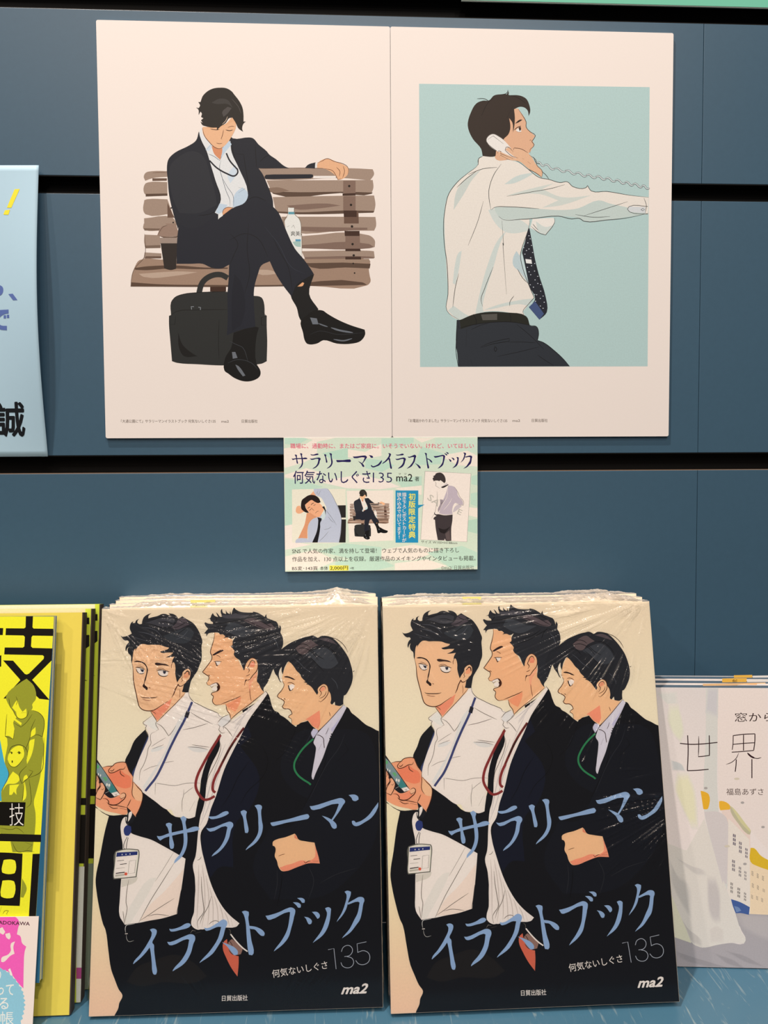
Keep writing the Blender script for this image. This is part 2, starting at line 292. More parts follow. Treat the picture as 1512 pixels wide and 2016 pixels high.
# ---------------------------------------------------------------- book cover artwork (three office workers)
COVER = r'''
# giant dark area of the three suits
F 15161a | E 95,-60 E 160,0 E 225,35 E 195,180 E 165,400 E 135,620 E 150,740 E 185,900 E 225,1040 G 250,215 G 285,400 G 320,580 G 360,680 G 400,770 G 438,830 G 412,900 G 405,950 G 370,1032 G 370,1100 H 400,1080 H 1560,1040 H 1560,560 I 1500,900 I 1450,250 D 1400,500 D 1340,290 D 1285,268 D 1240,243 D 1190,220 D 1150,190 D 1115,160 D 1075,128 D 1050,110 D 1010,58 D 975,60 D 900,200 D 755,270 D 700,225 D 665,180 D 640,190 D 570,215 D 555,240 D 515,212 D 480,180 D 440,150 D 405,130 D 390,110 D 350,90 D 320,30 D 310,0 B 305,1020 B 290,985 B 262,950 B 200,1040 B 60,1130 C 1400,150 C 1200,300 C 1150,380 C 1060,600 C 1010,1000 C 960,1060 C 830,1075 C 700,960 C 520,850 C 500,960 C 470,1080 C 385,1060 C 230,1065 C 90,990
F 171a26 | C 1430,200 C 1480,330 D 60,420 D 250,700 D 180,1000 D 60,1130 I 60,500 I -60,500 E 1180,600 E 1080,300 E 1120,60 C 1180,900 C 1260,620
F 17191f | D 600,280 D 480,420 D 440,640 D 560,820 D 700,900 I 560,120 I 380,120 I 240,500 I 420,800 I 900,760 I 1200,500 I 1340,200 D 1290,500 D 1200,300 D 900,260
F 1f1d1d | G 560,560 G 700,500 G 900,440 G 1080,520 G 1200,640 G 1100,700 G 800,700 G 600,740 G 470,700
# man on the left: jacket, shirt
F 1a1b1e | C 515,270 C 480,305 C 420,375 C 385,470 C 345,575 C 365,610 C 430,720 C 445,660 C 490,490 C 547,335
F 373f60 | C 540,335 C 500,445 C 450,600 C 415,680 C 432,720 C 470,580 C 530,420 C 552,345
F e9e0d4 | C 490,215 C 520,255 C 547,335 C 520,420 C 470,550 C 430,700 C 432,790 C 520,850 C 640,935 C 745,1008 C 790,1012 C 830,1075 C 900,1072 C 950,1092 C 1000,1080 C 1020,960 C 1060,650 C 1150,390 C 1182,312 C 1186,250 C 1180,190 C 1210,152 C 1140,105 C 1040,60 C 930,10 A 905,1010 A 887,950 A 868,968 C 800,0 C 720,80 C 615,190 C 575,145 C 530,170
F ddd3c6 | C 500,215 C 575,150 C 610,200 C 620,280 C 570,260 C 525,225
F e3d3c2 | C 800,1040 C 850,950 C 900,880 C 990,790 C 1020,830 C 1010,1075 C 950,1085 C 860,1065
F d6ccc0 | C 900,430 C 990,425 C 1100,455 C 1060,475 C 960,470
F d8cfc3 | C 575,455 C 640,425 C 700,430 C 650,465 C 580,480
F d8cfc3 | C 700,480 C 800,200 C 870,110 C 850,200 C 700,520 C 540,830 C 520,800
S 6b5f55 1.0 | C 565,105 C 600,150 C 615,192 C 605,215 C 635,270 C 610,285
S 6b5f55 1.1 | C 565,145 C 490,205 C 495,220 C 525,235 C 515,260 C 545,335
S 5a4e44 1.2 | C 800,0 C 720,80 C 620,190
S 6b5f55 1.1 | C 605,210 C 660,240 C 730,330 C 760,290 C 790,235
S 6b5f55 1.0 | C 610,290 C 570,310 C 565,350 C 572,400 C 552,440 C 540,520 C 515,600 C 490,650 C 485,740
S 857a6f 0.9 | C 575,430 C 640,385 C 705,345
S 857a6f 0.9 | C 585,450 C 640,430 C 690,410
S 857a6f 0.9 | C 515,655 C 580,620 C 650,600
S 857a6f 0.9 | C 700,580 C 740,570 C 790,562
S 6b5f55 1.1 | C 855,272 C 940,255 C 1080,212
S 6b5f55 1.1 | C 915,110 C 980,150 C 1060,190 C 1125,220
S 5a4e44 1.2 | A 887,950 A 895,1000 A 935,1050 C 1000,45 C 1060,75 C 1140,107 C 1165,120 C 1180,145 C 1215,155
S 6b5f55 1.1 | C 945,410 C 1030,422 C 1105,432
S 6b5f55 1.1 | C 910,430 C 1010,435 C 1090,452
S 857a6f 1.0 | C 635,872 C 634,765 C 720,778 C 810,788 C 900,768 C 990,762 C 1050,765
S 857a6f 1.0 | C 890,1030 C 885,930 C 895,870 C 895,820
S 857a6f 0.9 | C 895,870 C 940,830 C 980,800
S 857a6f 0.9 | C 955,1025 C 1000,930
# blue lanyard
S 3d4268 4.6 u | C 925,15 C 905,70 C 870,170 C 800,320 C 740,460 C 690,590 C 630,720 C 580,790 C 545,840
F 23232c | C 878,95 C 910,110 C 895,165 C 862,150
# lower white shirt
F efe2d2 | E 365,45 E 338,110 E 345,200 E 365,300 E 370,500 E 366,800 E 372,960 E 425,1045 E 470,1035 E 550,1025 E 640,1005 E 770,980 E 895,940 E 915,780 E 935,560 E 945,425 E 830,360 E 720,300 E 620,250 E 500,215 E 430,185 E 400,130 E 390,40
F e8cdb9 | E 560,1005 E 640,860 E 760,740 E 935,520 E 915,780 E 895,940 E 770,978 E 640,1003
F dccfbf | E 430,960 E 500,800 E 620,620 E 690,600 E 640,720 E 500,980 E 470,1030 E 430,1035
F cfc2b0 | E 372,625 E 520,600 E 505,640 E 375,695
S 857a6f 0.8 | E 832,368 E 760,500 E 680,638
S 5f5348 1.1 | E 845,462 E 740,650 E 640,830 E 550,1025
S 6b5f55 1.1 | E 862,795 E 780,850 E 700,905 E 640,950 E 560,1005
S 6b5f55 1.1 | E 632,962 E 700,945 E 760,948 E 825,957
S 5f5348 1.1 | E 437,625 E 425,750 E 425,840 E 437,885 E 430,960 E 420,1040
S 5f5348 1.0 | E 400,915 E 412,980 E 418,1030
S 3a3330 1.2 | E 920,720 E 905,850 E 890,940
# badge
F 2f3a6c | E 372,140 E 395,118 E 432,130 E 436,180 E 415,215 E 385,212 E 368,175
S 3c3a3a 1.6 u | E 380,45 E 385,90 E 405,120 E 400,60 E 395,10
S 3c3a3a 1.2 u | E 402,225 E 375,300 E 378,335 E 400,340 E 402,290 E 412,232
F 5e5a50 | E 300,365 E 330,350 E 400,335 E 512,342 E 522,365 E 517,480 E 508,600 E 400,612 E 300,622 E 292,600 E 296,500
F d9cfb9 | E 308,368 E 335,358 E 400,343 E 506,350 E 513,368 E 509,480 E 500,592 E 400,604 E 306,612 E 300,598 E 303,500
F 2a3468 l | E 316,372 E 505,360 E 503,392 E 312,412
F efe6d2 l | E 311,414 E 502,394 E 494,590 E 304,604
D d8d6d0 0.9 1.5 | E 365,390 E 400,388 E 437,384
S 8b8376 0.8 u l | E 435,450 E 493,440 E 488,560 E 428,568 E 435,450
S 3a332c 1.0 u l | E 322,450 E 385,443
S 3a332c 1.4 u l | E 350,482 E 412,474
S 8b8376 0.7 u l | E 318,520 E 395,512
S 2b241f 1.9 u l | E 316,566 E 398,555
F b5ab98 l | E 313,578 E 400,568 E 398,585 E 312,597
D d2553c 2.9 3.1 | E 409,570
# belts
S c9c2b6 1.0 | G 515,155 G 470,162 G 438,172 G 430,200 G 436,240
S e6dfd2 1.4 u | G 430,250 G 455,248
S 9a948b 1.0 | G 442,258 G 450,300 G 470,322 G 515,312
S 8a7f72 1.0 | G 1028,238 G 1045,212 G 1075,218
S 5c5449 1.0 | G 1070,240 G 1125,225
S 5c5449 1.0 | G 1370,195 G 1390,210 G 1390,250
# striped shirt of the man in the middle
F ebe1d6 | C 1165,205 C 1205,155 C 1262,130 C 1290,185 C 1420,90 C 1500,20 B 262,955 B 278,978 D 240,0 D 120,185 D 60,330 D 0,460 C 1250,640 C 1190,880 C 1150,1000 C 1120,1134 E 1072,180 E 1080,300 E 1120,450 E 1200,680 E 1300,860 E 1380,950 E 1470,1022 E 1440,1055 E 1300,1055 E 1150,1068 E 1095,1085 E 1035,1045 E 1030,1000 E 1050,920 E 1040,600 E 1015,480 E 1035,400 E 1045,200 E 1060,20 C 1075,1010 C 1090,930 C 1100,740 C 1130,600 C 1200,420 C 1195,370 C 1200,310 C 1180,290
F d9cfc6 | C 1170,215 C 1205,160 C 1260,135 C 1285,180 C 1240,230 C 1200,240
F e0cfc0 | E 1060,640 E 1110,500 E 1190,690 E 1290,865 E 1460,1020 E 1440,1050 E 1250,1055 E 1100,1080 E 1045,1040 E 1050,940
S c5b8ae 1.6 | C 1470,60 C 1370,150 C 1290,215
S c5b8ae 1.6 | D 120,60 C 1400,150 C 1320,260
S c5b8ae 1.6 | D 170,40 D 60,160 D 0,240
S c5b8ae 1.8 | C 1250,400 C 1180,600 C 1130,800 C 1090,1000 E 1075,60
S c5b8ae 1.8 | C 1290,390 C 1220,620 C 1170,800 C 1120,1000 E 1060,120
S c5b8ae 1.6 | D 60,190 C 1330,300 C 1290,400
S c3b2a4 1.8 | E 1068,480 E 1078,700 E 1080,1000
S c3b2a4 1.8 | E 1100,480 E 1135,700 E 1145,900 E 1130,1060
S c3b2a4 1.8 | E 1140,580 E 1175,760 E 1185,960 E 1180,1050
S c3b2a4 1.8 | E 1180,690 E 1215,820 E 1230,1050
S c3b2a4 1.8 | E 1225,770 E 1260,880 E 1280,1050
S c3b2a4 1.8 | E 1280,850 E 1310,940 E 1330,1050
S c3b2a4 1.8 | E 1330,920 E 1360,980 E 1380,1050
S c3b2a4 1.6 | E 1390,980 E 1410,1050
S 5f5348 1.1 | C 1165,215 C 1190,240 C 1180,270 C 1210,300 C 1240,295
S 5f5348 1.1 | C 1225,240 C 1260,270 C 1310,335
S 5f5348 1.1 | C 1290,180 C 1240,225 C 1220,240 C 1225,265
S 5f5348 1.1 | C 1165,205 C 1205,158 C 1262,130
S 5f5348 1.1 | C 1195,375 C 1208,420 C 1190,520 C 1140,640 C 1105,720 C 1100,800
S 5f5348 1.0 | E 1052,438 E 1075,428 E 1088,405
S 5f5348 1.2 | E 1098,590 E 1110,720 E 1130,840 E 1138,920 E 1100,980 E 1085,1015 E 1095,1075
S 5f5348 1.1 | E 1200,770 E 1175,870 E 1130,960 E 1110,1030
S 5f5348 1.1 | E 1190,1035 E 1225,1005 E 1260,1000 E 1290,1015
# red lanyard
S 83302e 5.2 u | C 1200,318 C 1170,370 C 1120,460 C 1060,580 C 1010,700 C 1000,790 C 1030,860 C 1085,915 C 1130,910 C 1178,882
S 6b2a26 4.6 u | D 85,250 D 0,380 C 1290,440 C 1240,550 C 1200,640
S 83302e 5.2 u | C 1205,635 C 1175,700 C 1155,780 C 1160,830 C 1182,850
S 3a211c 3.2 | C 1330,380 C 1270,480 C 1230,570
# faint folds in the suits
S 0c0d10 1.0 | D 220,40 D 130,200 D 30,330
S 0c0d10 1.0 | D 250,400 D 320,560 D 280,700 D 150,840 D 90,960
S 0c0d10 1.0 | D 560,240 D 530,330 D 470,470 D 380,560
S 0d0e12 1.0 | D 150,560 D 60,700 C 1323,850 C 1250,980
S 2a2c33 1.2 | D 700,290 D 640,420 D 600,480
S 0c0d10 1.2 | D 860,450 D 820,640 D 720,860 D 650,1020
S 2b2c31 1.0 | D 1000,300 D 960,420 D 870,560 D 800,700 D 720,900
S 0c0d10 1.0 | D 1000,380 D 1040,450 D 940,560
S 2b2b2e 1.0 | I 460,520 I 470,650 I 450,800
S 0b0b0e 1.2 | I 510,560 I 505,680 I 480,860
S 2b2b2e 1.0 | I 740,480 I 800,620 I 760,800
S 2b2b2e 1.0 | I 860,640 I 1000,560 I 1180,500
# lower right, the third man's hand in his pocket
F c9634a | G 1335,320 G 1365,290 G 1372,330 G 1400,400 G 1440,440 G 1480,450 G 1484,520 G 1480,640 G 1420,560 G 1370,470 G 1332,380
F 8d6a5c | G 1380,320 G 1410,290 G 1450,320 G 1510,370 G 1500,430 G 1440,440 G 1395,400
S 3a211c 1.2 | G 1360,330 G 1390,310 G 1415,350 G 1400,400
S 3a211c 1.2 | G 1385,390 G 1420,430 G 1480,440
S efe6da 2.6 u | G 1395,245 G 1440,300 G 1512,372 H 235,405
# skin: man on the left
F eeb488 | b 640,845 b 680,900 b 750,1010 b 760,1030 b 900,880 b 1060,710 b 1190,552 b 1160,470 b 1150,400 b 1070,400 b 985,600 b 900,680
F e28d6c | b 650,850 b 720,830 b 915,695 b 985,640 b 965,700 b 940,790 b 850,900 b 775,1000 b 750,985 b 690,895
F f0b58a | a 400,590 a 320,700 b 305,60 b 325,150 b 335,250 b 345,350 b 372,470 b 405,590 b 435,710 b 465,785 b 520,830 b 590,848 b 650,848 b 720,825 b 800,770 b 915,690 b 980,630 b 1005,570 b 1040,480 b 1070,410 b 1090,440 b 1140,435 b 1200,370 b 1250,310 b 1262,240 b 1250,180 b 1215,150 b 1170,170 b 1125,215 b 1115,280 b 1085,310 b 1050,340 b 1010,150 a 990,800 a 900,650 a 600,590
F e79c72 | b 1160,245 b 1200,195 b 1235,210 b 1240,270 b 1190,310 b 1140,300
S 4a2618 1.7 | b 305,70 b 325,150 b 335,250 b 345,350 b 372,470 b 405,590 b 435,710 b 465,785 b 520,830 b 590,848 b 650,848 b 720,825 b 800,770 b 915,690
S 4a2618 1.9 | b 975,630 b 1005,570 b 1030,490 b 1070,410 b 1085,440 b 1120,442 b 1165,410
S 5a3020 1.0 | b 640,848 b 700,870 b 738,905
S 4a2618 1.2 | b 640,850 b 690,920 b 740,990 b 758,1030
S 4a2618 1.2 | b 762,1030 b 900,880 b 1060,710 b 1190,552
S 4a2618 1.2 | b 1130,290 b 1125,220 b 1170,170 b 1215,152 b 1250,185 b 1260,245 b 1245,320 b 1190,370
F 2a1712 | b 1150,245 b 1200,185 b 1235,200 b 1245,260 b 1232,265 b 1220,205 b 1190,215 b 1165,245
S 4a2618 1.1 | b 1135,290 b 1120,320 b 1135,350 b 1110,380
S 7a4a35 0.9 | b 1095,490 b 1105,560 b 1100,640
# brows, eyes, nose, mouth
F 2b1a18 | b 332,48 b 365,32 b 430,35 b 500,62 b 545,115 b 568,180 b 560,240 b 545,330 b 528,420 b 560,450 b 580,470 b 578,505 b 560,508 b 530,480 b 497,450 b 497,430 b 515,400 b 520,350 b 540,260 b 548,190 b 535,130 b 490,80 b 430,55 b 360,52
F 33221f | b 670,72 b 700,60 b 780,72 b 870,90 b 918,122 b 890,115 b 800,102 b 690,100
S 6a4030 0.9 | b 395,112 b 440,120 b 500,145
S 2b1a18 1.7 | b 362,142 b 400,138 b 450,150 b 520,172
F f4ede6 | b 378,150 b 420,150 b 500,175 b 512,200 b 500,235 b 450,242 b 410,220
F 3c3f4c | b 440,165 b 500,175 b 502,200 b 485,218 b 465,205
S 2b1a18 1.3 | b 378,165 b 395,205 b 425,235
S 2b1a18 1.3 | b 425,240 b 470,245 b 510,232
D 14131a 1.3 | b 478,190
S 6a4030 1.1 | b 700,175 b 740,155 b 800,155 b 850,180
S 2b1a18 1.8 | b 705,190 b 760,178 b 830,188 b 915,210
F f4ede6 | b 725,195 b 800,185 b 890,208 b 895,245 b 860,280 b 790,278 b 750,250
F 3c3f4c | b 810,192 b 860,198 b 858,230 b 835,248 b 815,225
D 14131a 1.4 | b 838,212
S 2b1a18 1.5 | b 730,215 b 750,255 b 800,282 b 860,282 b 900,262
S 6a4030 1.1 | b 590,475 b 610,465 b 620,475 b 610,490
S 3a2018 1.7 | b 470,615 b 500,630 b 600,636 b 710,630 b 745,618
S 9c6a50 1.5 | b 500,655 b 570,675 b 645,680
S 6a4030 1.2 | b 945,150 b 940,110 b 955,70
# hair of the man on the left
F 25262a | a 97,460 a 125,478 a 180,475 a 230,455 a 275,428 a 262,400 a 240,350 a 240,300 a 260,250 a 292,228 a 280,260 a 320,255 a 335,215 a 388,188 a 360,215 a 355,250 a 390,275 a 430,270 a 435,220 a 455,165 a 500,125 a 575,95 a 530,140 a 530,180 a 600,160 a 680,140 a 740,110 a 800,108 a 850,125 a 880,130 a 850,98 a 930,110 a 990,150 a 1010,185 a 1075,145 a 1130,180 a 1200,220 a 1260,260 a 1310,320 a 1360,400 a 1395,480 a 1420,550 a 1410,620 a 1420,750 a 1420,860 a 1390,950 b 1370,180 b 1320,270 b 1275,350 b 1255,450 b 1240,540 b 1200,545 b 1135,535 b 1150,480 b 1160,420 b 1200,370 b 1250,310 b 1262,240 b 1250,180 b 1215,150 b 1170,170 b 1130,210 b 1115,280 b 1085,320 b 1050,385 b 1030,320 b 1010,230 b 1010,150 b 985,60 a 970,890 a 950,920 a 955,860 a 985,800 a 900,812 a 840,815 a 930,770 a 960,735 a 880,735 a 770,740 a 745,720 a 800,705 a 870,680 a 890,655 a 820,640 a 750,615 a 690,610 a 620,608 a 540,610 a 480,598 a 430,605 a 380,650 a 345,710 a 350,670 a 330,690 a 315,760 a 310,850 a 305,920 a 290,870 a 280,790 a 240,750 a 225,690 a 240,640 a 215,670 a 200,720 a 188,690 a 200,620 a 240,570 a 225,545 a 180,545 a 140,520
F 3c3b3f | a 560,230 a 700,180 a 850,160 a 960,200 a 930,300 a 780,320 a 600,290 a 480,260
F 4e4448 | a 1010,200 a 1070,170 a 1150,210 a 1190,280 a 1100,320 a 1010,360 a 900,330 a 980,260
F 33363a | a 900,420 a 1050,360 a 1200,330 a 1280,420 a 1200,560 a 1000,580 a 850,520 a 780,470
S 4a4b50 1.2 | a 430,330 a 560,340 a 680,390 a 760,480
S 4a4b50 1.2 | a 380,400 a 500,420 a 640,470 a 740,540
S 121316 1.2 | a 440,260 a 600,280 a 720,320 a 820,330
S 121316 1.3 | a 480,200 a 600,200 a 740,160 a 860,170
S 121316 1.1 | a 700,240 a 830,240 a 960,280
S 121316 1.1 | a 900,330 a 1000,320 a 1110,260 a 1180,230
S 121316 1.1 | a 960,470 a 1060,400 a 1150,330
S 55565b 0.9 | a 990,520 a 1100,470 a 1180,370
S 121316 1.2 | a 1020,190 a 1060,230 a 1180,260 a 1270,290
S 46464b 1.0 | a 300,480 a 420,520 a 560,560
# skin: man in the middle
F efae80 | c 255,490 c 262,560 c 240,680 c 220,760 c 215,820 c 240,870 c 240,930 d 215,135 d 150,230 d 103,295 d 160,335 d 210,370 d 205,430 d 178,470 d 200,505 d 245,515 d 330,480 d 370,500 d 395,550 d 370,590 d 310,620 d 265,650 d 300,690 d 290,760 d 305,800 d 350,830 d 430,830 d 510,820 d 540,920 d 580,980 d 605,1070 d 720,960 d 900,820 d 1110,620 d 1090,580 d 1000,450 d 985,260 c 990,1010 c 900,900 c 760,1100 c 600,800 c 560,620 c 350,510
F e4956c | d 500,830 d 740,690 d 745,740 d 710,860 d 670,940 d 560,880 d 520,840
F e9a07a | d 860,420 d 975,270 d 990,330 d 960,380 d 900,480 d 890,600 d 870,600
F efae80 | c 780,1050 c 790,1000 c 830,930 c 880,900 c 920,905 c 970,960 c 990,1020 c 985,1100 d 950,330 d 860,420 d 810,410 d 780,300
F de8a68 | d 850,170 d 900,110 d 940,150 d 930,210 d 870,210
S 4a2618 1.5 | d 775,260 d 790,170 d 830,95 d 880,60 d 930,70 d 975,120 d 990,190 d 975,270 d 920,340 d 855,420 d 805,420 d 790,510
S 4a2618 1.5 | d 945,160 d 920,110 d 895,98 d 870,120 d 845,180 d 828,220 d 855,260 d 835,310
S 4a2618 1.1 | d 805,360 d 840,345 d 870,325
F 3a1d14 | d 795,440 d 810,410 d 825,425 d 800,460 d 792,520
S 4a2618 1.5 | c 260,490 c 262,560 c 240,680 c 220,760 c 215,820 c 240,870 c 240,930 d 215,135 d 150,230 d 103,295 d 160,335 d 210,370 d 205,430 d 178,470 d 200,505 d 245,512
S 4a2618 1.2 | d 195,345 d 215,345 d 232,362
F f5efe4 | d 235,510 d 290,485 d 345,478 d 368,510 d 300,520 d 262,542
F f2e6da | d 270,560 d 310,530 d 350,530 d 360,570 d 330,600 d 285,595
F 3a1a12 | d 335,475 d 375,490 d 395,545 d 380,590 d 345,600 d 358,570 d 350,530 d 365,515
S 4a2618 1.4 | d 235,512 d 285,485 d 345,470 d 380,500 d 397,550 d 375,595 d 320,620 d 270,640 d 265,660 d 300,690 d 290,760 d 305,800 d 350,832 d 430,822
S 4a2618 1.1 | d 238,515 d 265,545 d 300,515
S 4a2618 1.1 | d 275,605 d 320,600
S 4a2618 1.4 | d 430,820 d 560,765 d 680,715 d 745,680
S 4a2618 1.3 | d 510,820 d 535,920 d 580,980 d 605,1070
S 4a2618 1.3 | d 560,1110 d 700,970 d 900,810 d 1110,625
S 6a3a28 1.2 | d 880,560 d 890,660 d 915,770
F 2b1a1c | c 245,855 c 320,800 c 400,770 c 430,785 c 330,835 c 260,865
S 4a2618 1.1 | c 310,865 c 345,870 c 385,900
S 3a2018 1.5 | c 270,965 c 330,960 c 405,962
F f4ede6 | c 305,965 c 385,965 c 375,1000 c 335,1035
S 3a2018 1.8 | c 300,965 c 320,1010 c 330,1035 c 350,1015
# his hair
F 292a2e | c 90,340 c 105,325 c 150,345 c 230,350 c 225,325 c 190,300 c 180,270 c 140,270 c 180,255 c 195,210 c 215,175 c 250,220 c 305,240 c 265,160 c 300,190 c 340,235 c 370,230 c 340,140 c 360,105 c 380,170 c 430,190 c 420,125 c 450,170 c 490,190 c 490,135 c 515,200 c 530,130 c 550,85 c 590,120 c 650,150 c 760,165 c 860,165 c 860,150 c 930,165 c 1000,200 c 1050,235 c 1075,185 c 1090,250 c 1140,270 c 1200,295 c 1240,310 c 1270,350 c 1290,420 c 1300,360 c 1325,410 c 1320,490 c 1350,540 c 1370,620 c 1370,700 c 1340,780 c 1420,720 c 1480,665 c 1530,650 c 1530,900 c 1400,1000 d 1280,200 d 1240,240 d 1200,350 d 1150,480 d 1100,560 d 1112,620 d 1060,560 d 1020,480 d 990,450 d 995,330 d 990,200 c 985,1000 c 950,920 c 890,895 c 830,940 c 790,1010 c 770,1110 c 745,1060 c 720,1000 c 690,940 c 630,900 c 590,840 c 600,800 c 530,710 c 560,690 c 560,640 c 600,560 c 540,590 c 480,570 c 410,580 c 440,555 c 400,520 c 350,520 c 330,495 c 250,490 c 160,510 c 135,560 c 130,510 c 95,505 c 130,460 c 155,430 c 110,380
F 5a4c4d | c 700,290 c 860,250 c 1000,300 c 1100,350 c 1170,330 c 1230,400 c 1200,440 c 1080,440 c 900,380
F 474448 | c 350,210 c 500,200 c 620,170 c 820,190 c 760,240 c 560,260 c 400,250
F 3c3e42 | c 480,320 c 640,350 c 800,420 c 980,440 c 700,560 c 560,520 c 420,440
S 121316 1.3 | c 230,350 c 400,335 c 560,300 c 700,290
S 121316 1.2 | c 190,410 c 360,390 c 500,380
S 121316 1.2 | c 220,360 c 280,290 c 260,230
S 121316 1.2 | c 560,90 c 580,160 c 700,190 c 840,200
S 121316 1.2 | c 640,280 c 800,310 c 950,380 c 1090,430 c 1170,430
S 121316 1.2 | c 850,250 c 1000,310 c 1130,380 c 1200,420
S 121316 1.2 | c 930,220 c 1080,290 c 1200,370 c 1240,440
S 121316 1.2 | c 640,740 c 850,670 c 1040,560 c 1180,480
S 121316 1.2 | c 700,660 c 900,600 c 1050,500
S 121316 1.2 | c 1160,470 c 1090,560 c 1060,650
S 121316 1.2 | c 1180,480 c 1240,520 c 1320,520
S 505257 1.0 | c 1200,560 c 1260,640 c 1300,740
# skin: man on the right
F f3b486 | e 310,525 e 250,640 e 222,740 e 215,830 e 250,920 e 210,1010 e 155,1100 g 175,375 g 265,425 g 262,480 g 240,515 g 270,548 g 350,555 g 390,590 g 407,635 g 360,668 g 352,690 g 400,720 g 410,790 g 440,815 g 500,815 g 570,770 g 665,740 g 740,830 g 845,905 g 985,765 g 1200,515 g 1030,470 g 1010,330 g 965,200 e 880,880 e 700,900 e 500,760 e 400,600
F e58f6e | g 625,725 g 740,650 g 845,575 g 862,700 g 865,800 g 840,875 g 740,825 g 680,745
F f3b486 | g 790,230 g 830,170 g 880,142 g 930,155 g 962,210 g 965,290 g 930,370 g 855,440 g 815,420 g 830,350 g 800,290
F e69873 | g 835,230 g 870,190 g 910,195 g 915,240 g 850,270
S 4a2618 1.4 | e 215,820 e 225,860 e 252,920 e 215,1010 e 155,1100 g 165,365 g 225,395 g 270,435 g 262,480 g 240,515 g 270,548 g 350,555 g 390,590 g 407,635 g 360,668 g 352,690 g 400,720 g 410,790
S 4a2618 1.4 | g 800,260 g 795,220 g 840,165 g 885,143 g 935,165 g 962,215 g 965,290 g 925,370 g 855,438 g 820,422
S 4a2618 1.2 | g 925,235 g 910,190 g 880,180 g 845,205 g 828,245 g 858,290 g 825,360
S 4a2618 1.1 | g 828,382 g 880,360 g 920,320 g 935,260
S 4a2618 1.1 | g 255,390 g 275,390 g 285,405
F 30201c | e 245,780 e 290,775 e 370,800 e 430,835 e 400,835 e 320,805 e 250,795
S 4a2618 1.2 | e 300,890 e 350,880 e 425,912
F f6efe8 | e 335,920 e 380,905 e 425,930 e 400,985 e 355,1020 e 330,970
F 241512 | e 312,925 e 328,925 e 345,975 e 368,1015 e 345,1018 e 325,975
S 4a2618 1.0 | e 355,1018 e 385,1000 e 402,970
S 5a3020 1.0 | g 1000,600 g 1015,640 g 1022,670
# his hair
F 25262a | e 205,885 e 170,850 e 140,790 e 100,740 e 70,670 e 60,640 e 20,740 e 0,800 e -60,700 e 0,480 e 60,420 e 150,360 e 220,300 e 320,230 e 430,180 e 520,145 e 610,125 e 660,113 e 710,130 e 745,150 e 800,120 e 870,118 e 960,140 e 1020,180 e 1110,270 e 1190,370 e 1260,480 e 1300,580 e 1330,680 e 1345,780 e 1335,880 e 1300,980 e 1240,1080 g 1220,330 g 1215,410 g 1220,470 g 1170,500 g 1090,490 g 1080,430 g 1040,480 g 1015,460 g 1020,400 g 1005,310 g 970,250 e 960,950 e 920,905 e 870,900 e 820,940 e 790,990 e 805,1040 e 790,1080 e 745,1020 e 700,960 e 640,915 e 600,905 e 625,890 e 560,870 e 590,860 e 520,790 e 500,745 e 440,690 e 390,620 e 340,565 e 310,540 e 295,520 e 270,570 e 240,640 e 225,720 e 220,750 e 200,700 e 195,620 e 170,660 e 155,730 e 165,800
F 5b4c4b | e 400,320 e 500,230 e 620,180 e 700,230 e 760,270 e 640,330 e 560,420 e 460,400
F 54484a | e 760,170 e 880,150 e 980,190 e 1060,260 e 900,210
F 3a3c40 | e 560,430 e 700,350 e 860,310 e 1000,400 e 1100,560 e 1000,640 e 850,640 e 700,520
S 121316 1.2 | e 410,300 e 480,255 e 560,260 e 640,310
S 121316 1.2 | e 400,340 e 500,315 e 600,340 e 700,420 e 780,520
S 121316 1.2 | e 580,420 e 680,500 e 780,600 e 880,700
S 121316 1.1 | e 640,330 e 760,440 e 870,500
S 121316 1.1 | e 760,270 e 900,290 e 1020,380 e 1090,480
S 121316 1.1 | e 320,410 e 400,400 e 480,430 e 540,500
S 48494e 1.0 | e 380,480 e 460,540 e 560,640 e 680,720
S 48494e 1.0 | e 1000,800 e 1080,880 e 1120,980
S 3a2a24 1.0 | e 950,135 e 1080,190 e 1180,280 e 1240,380
S 25262a 1.2 | e 1335,690 e 1355,695 e 1365,680
S e8e2d8 1.5 | e 195,640 e 175,720 e 190,800 e 215,880
# collar of the man on the right
F cdc3cc | D 975,35 D 1000,62 D 960,150 D 890,290 D 850,400 D 815,520 D 760,660 D 740,725 D 728,715 D 730,620 D 745,480 D 745,425 D 722,385 D 730,350 D 755,290 D 860,170
F b9b0c0 | D 985,80 D 930,180 D 870,260 D 885,290 D 950,160
F c2bacb | D 712,255 D 692,295 D 715,345 D 735,320 D 755,285 D 750,265
S 4a3a3a 1.1 | D 712,255 D 692,295 D 715,345
S 4a3a3a 1.3 | D 720,345 D 755,290 D 860,170 D 970,35 D 985,40
S 4a3a3a 1.4 u | D 750,312 D 775,318 D 808,345 D 815,385 D 822,432
S 5a4a52 1.0 | D 850,245 D 835,290 D 825,310
S 5a4a52 0.9 | D 795,395 D 770,455
S 2f7a4c 3.6 u | D 718,350 D 670,395 D 625,445 D 580,520 D 560,575 D 565,630 D 600,685 D 650,725 D 700,755 D 720,772
D 2a2c30 1.4 | D 880,305 D 875,325 D 868,345
# fist
F f3b486 | I 408,262 I 440,240 I 520,218 I 600,185 I 615,200 I 640,240 I 700,255 I 785,267 I 805,330 I 830,400 I 845,460 I 740,460 I 650,492 I 530,535 I 500,530 I 470,490 I 455,440 I 432,395 I 437,330 I 425,305 I 408,298
F e48e6d | I 785,280 I 800,380 I 790,410 I 730,440 I 680,432 I 590,465 I 535,480 I 500,495 I 480,500 I 505,528 I 530,535 I 650,492 I 740,460 I 845,460 I 820,370
F d98463 | I 600,188 I 615,205 I 635,240 I 600,225
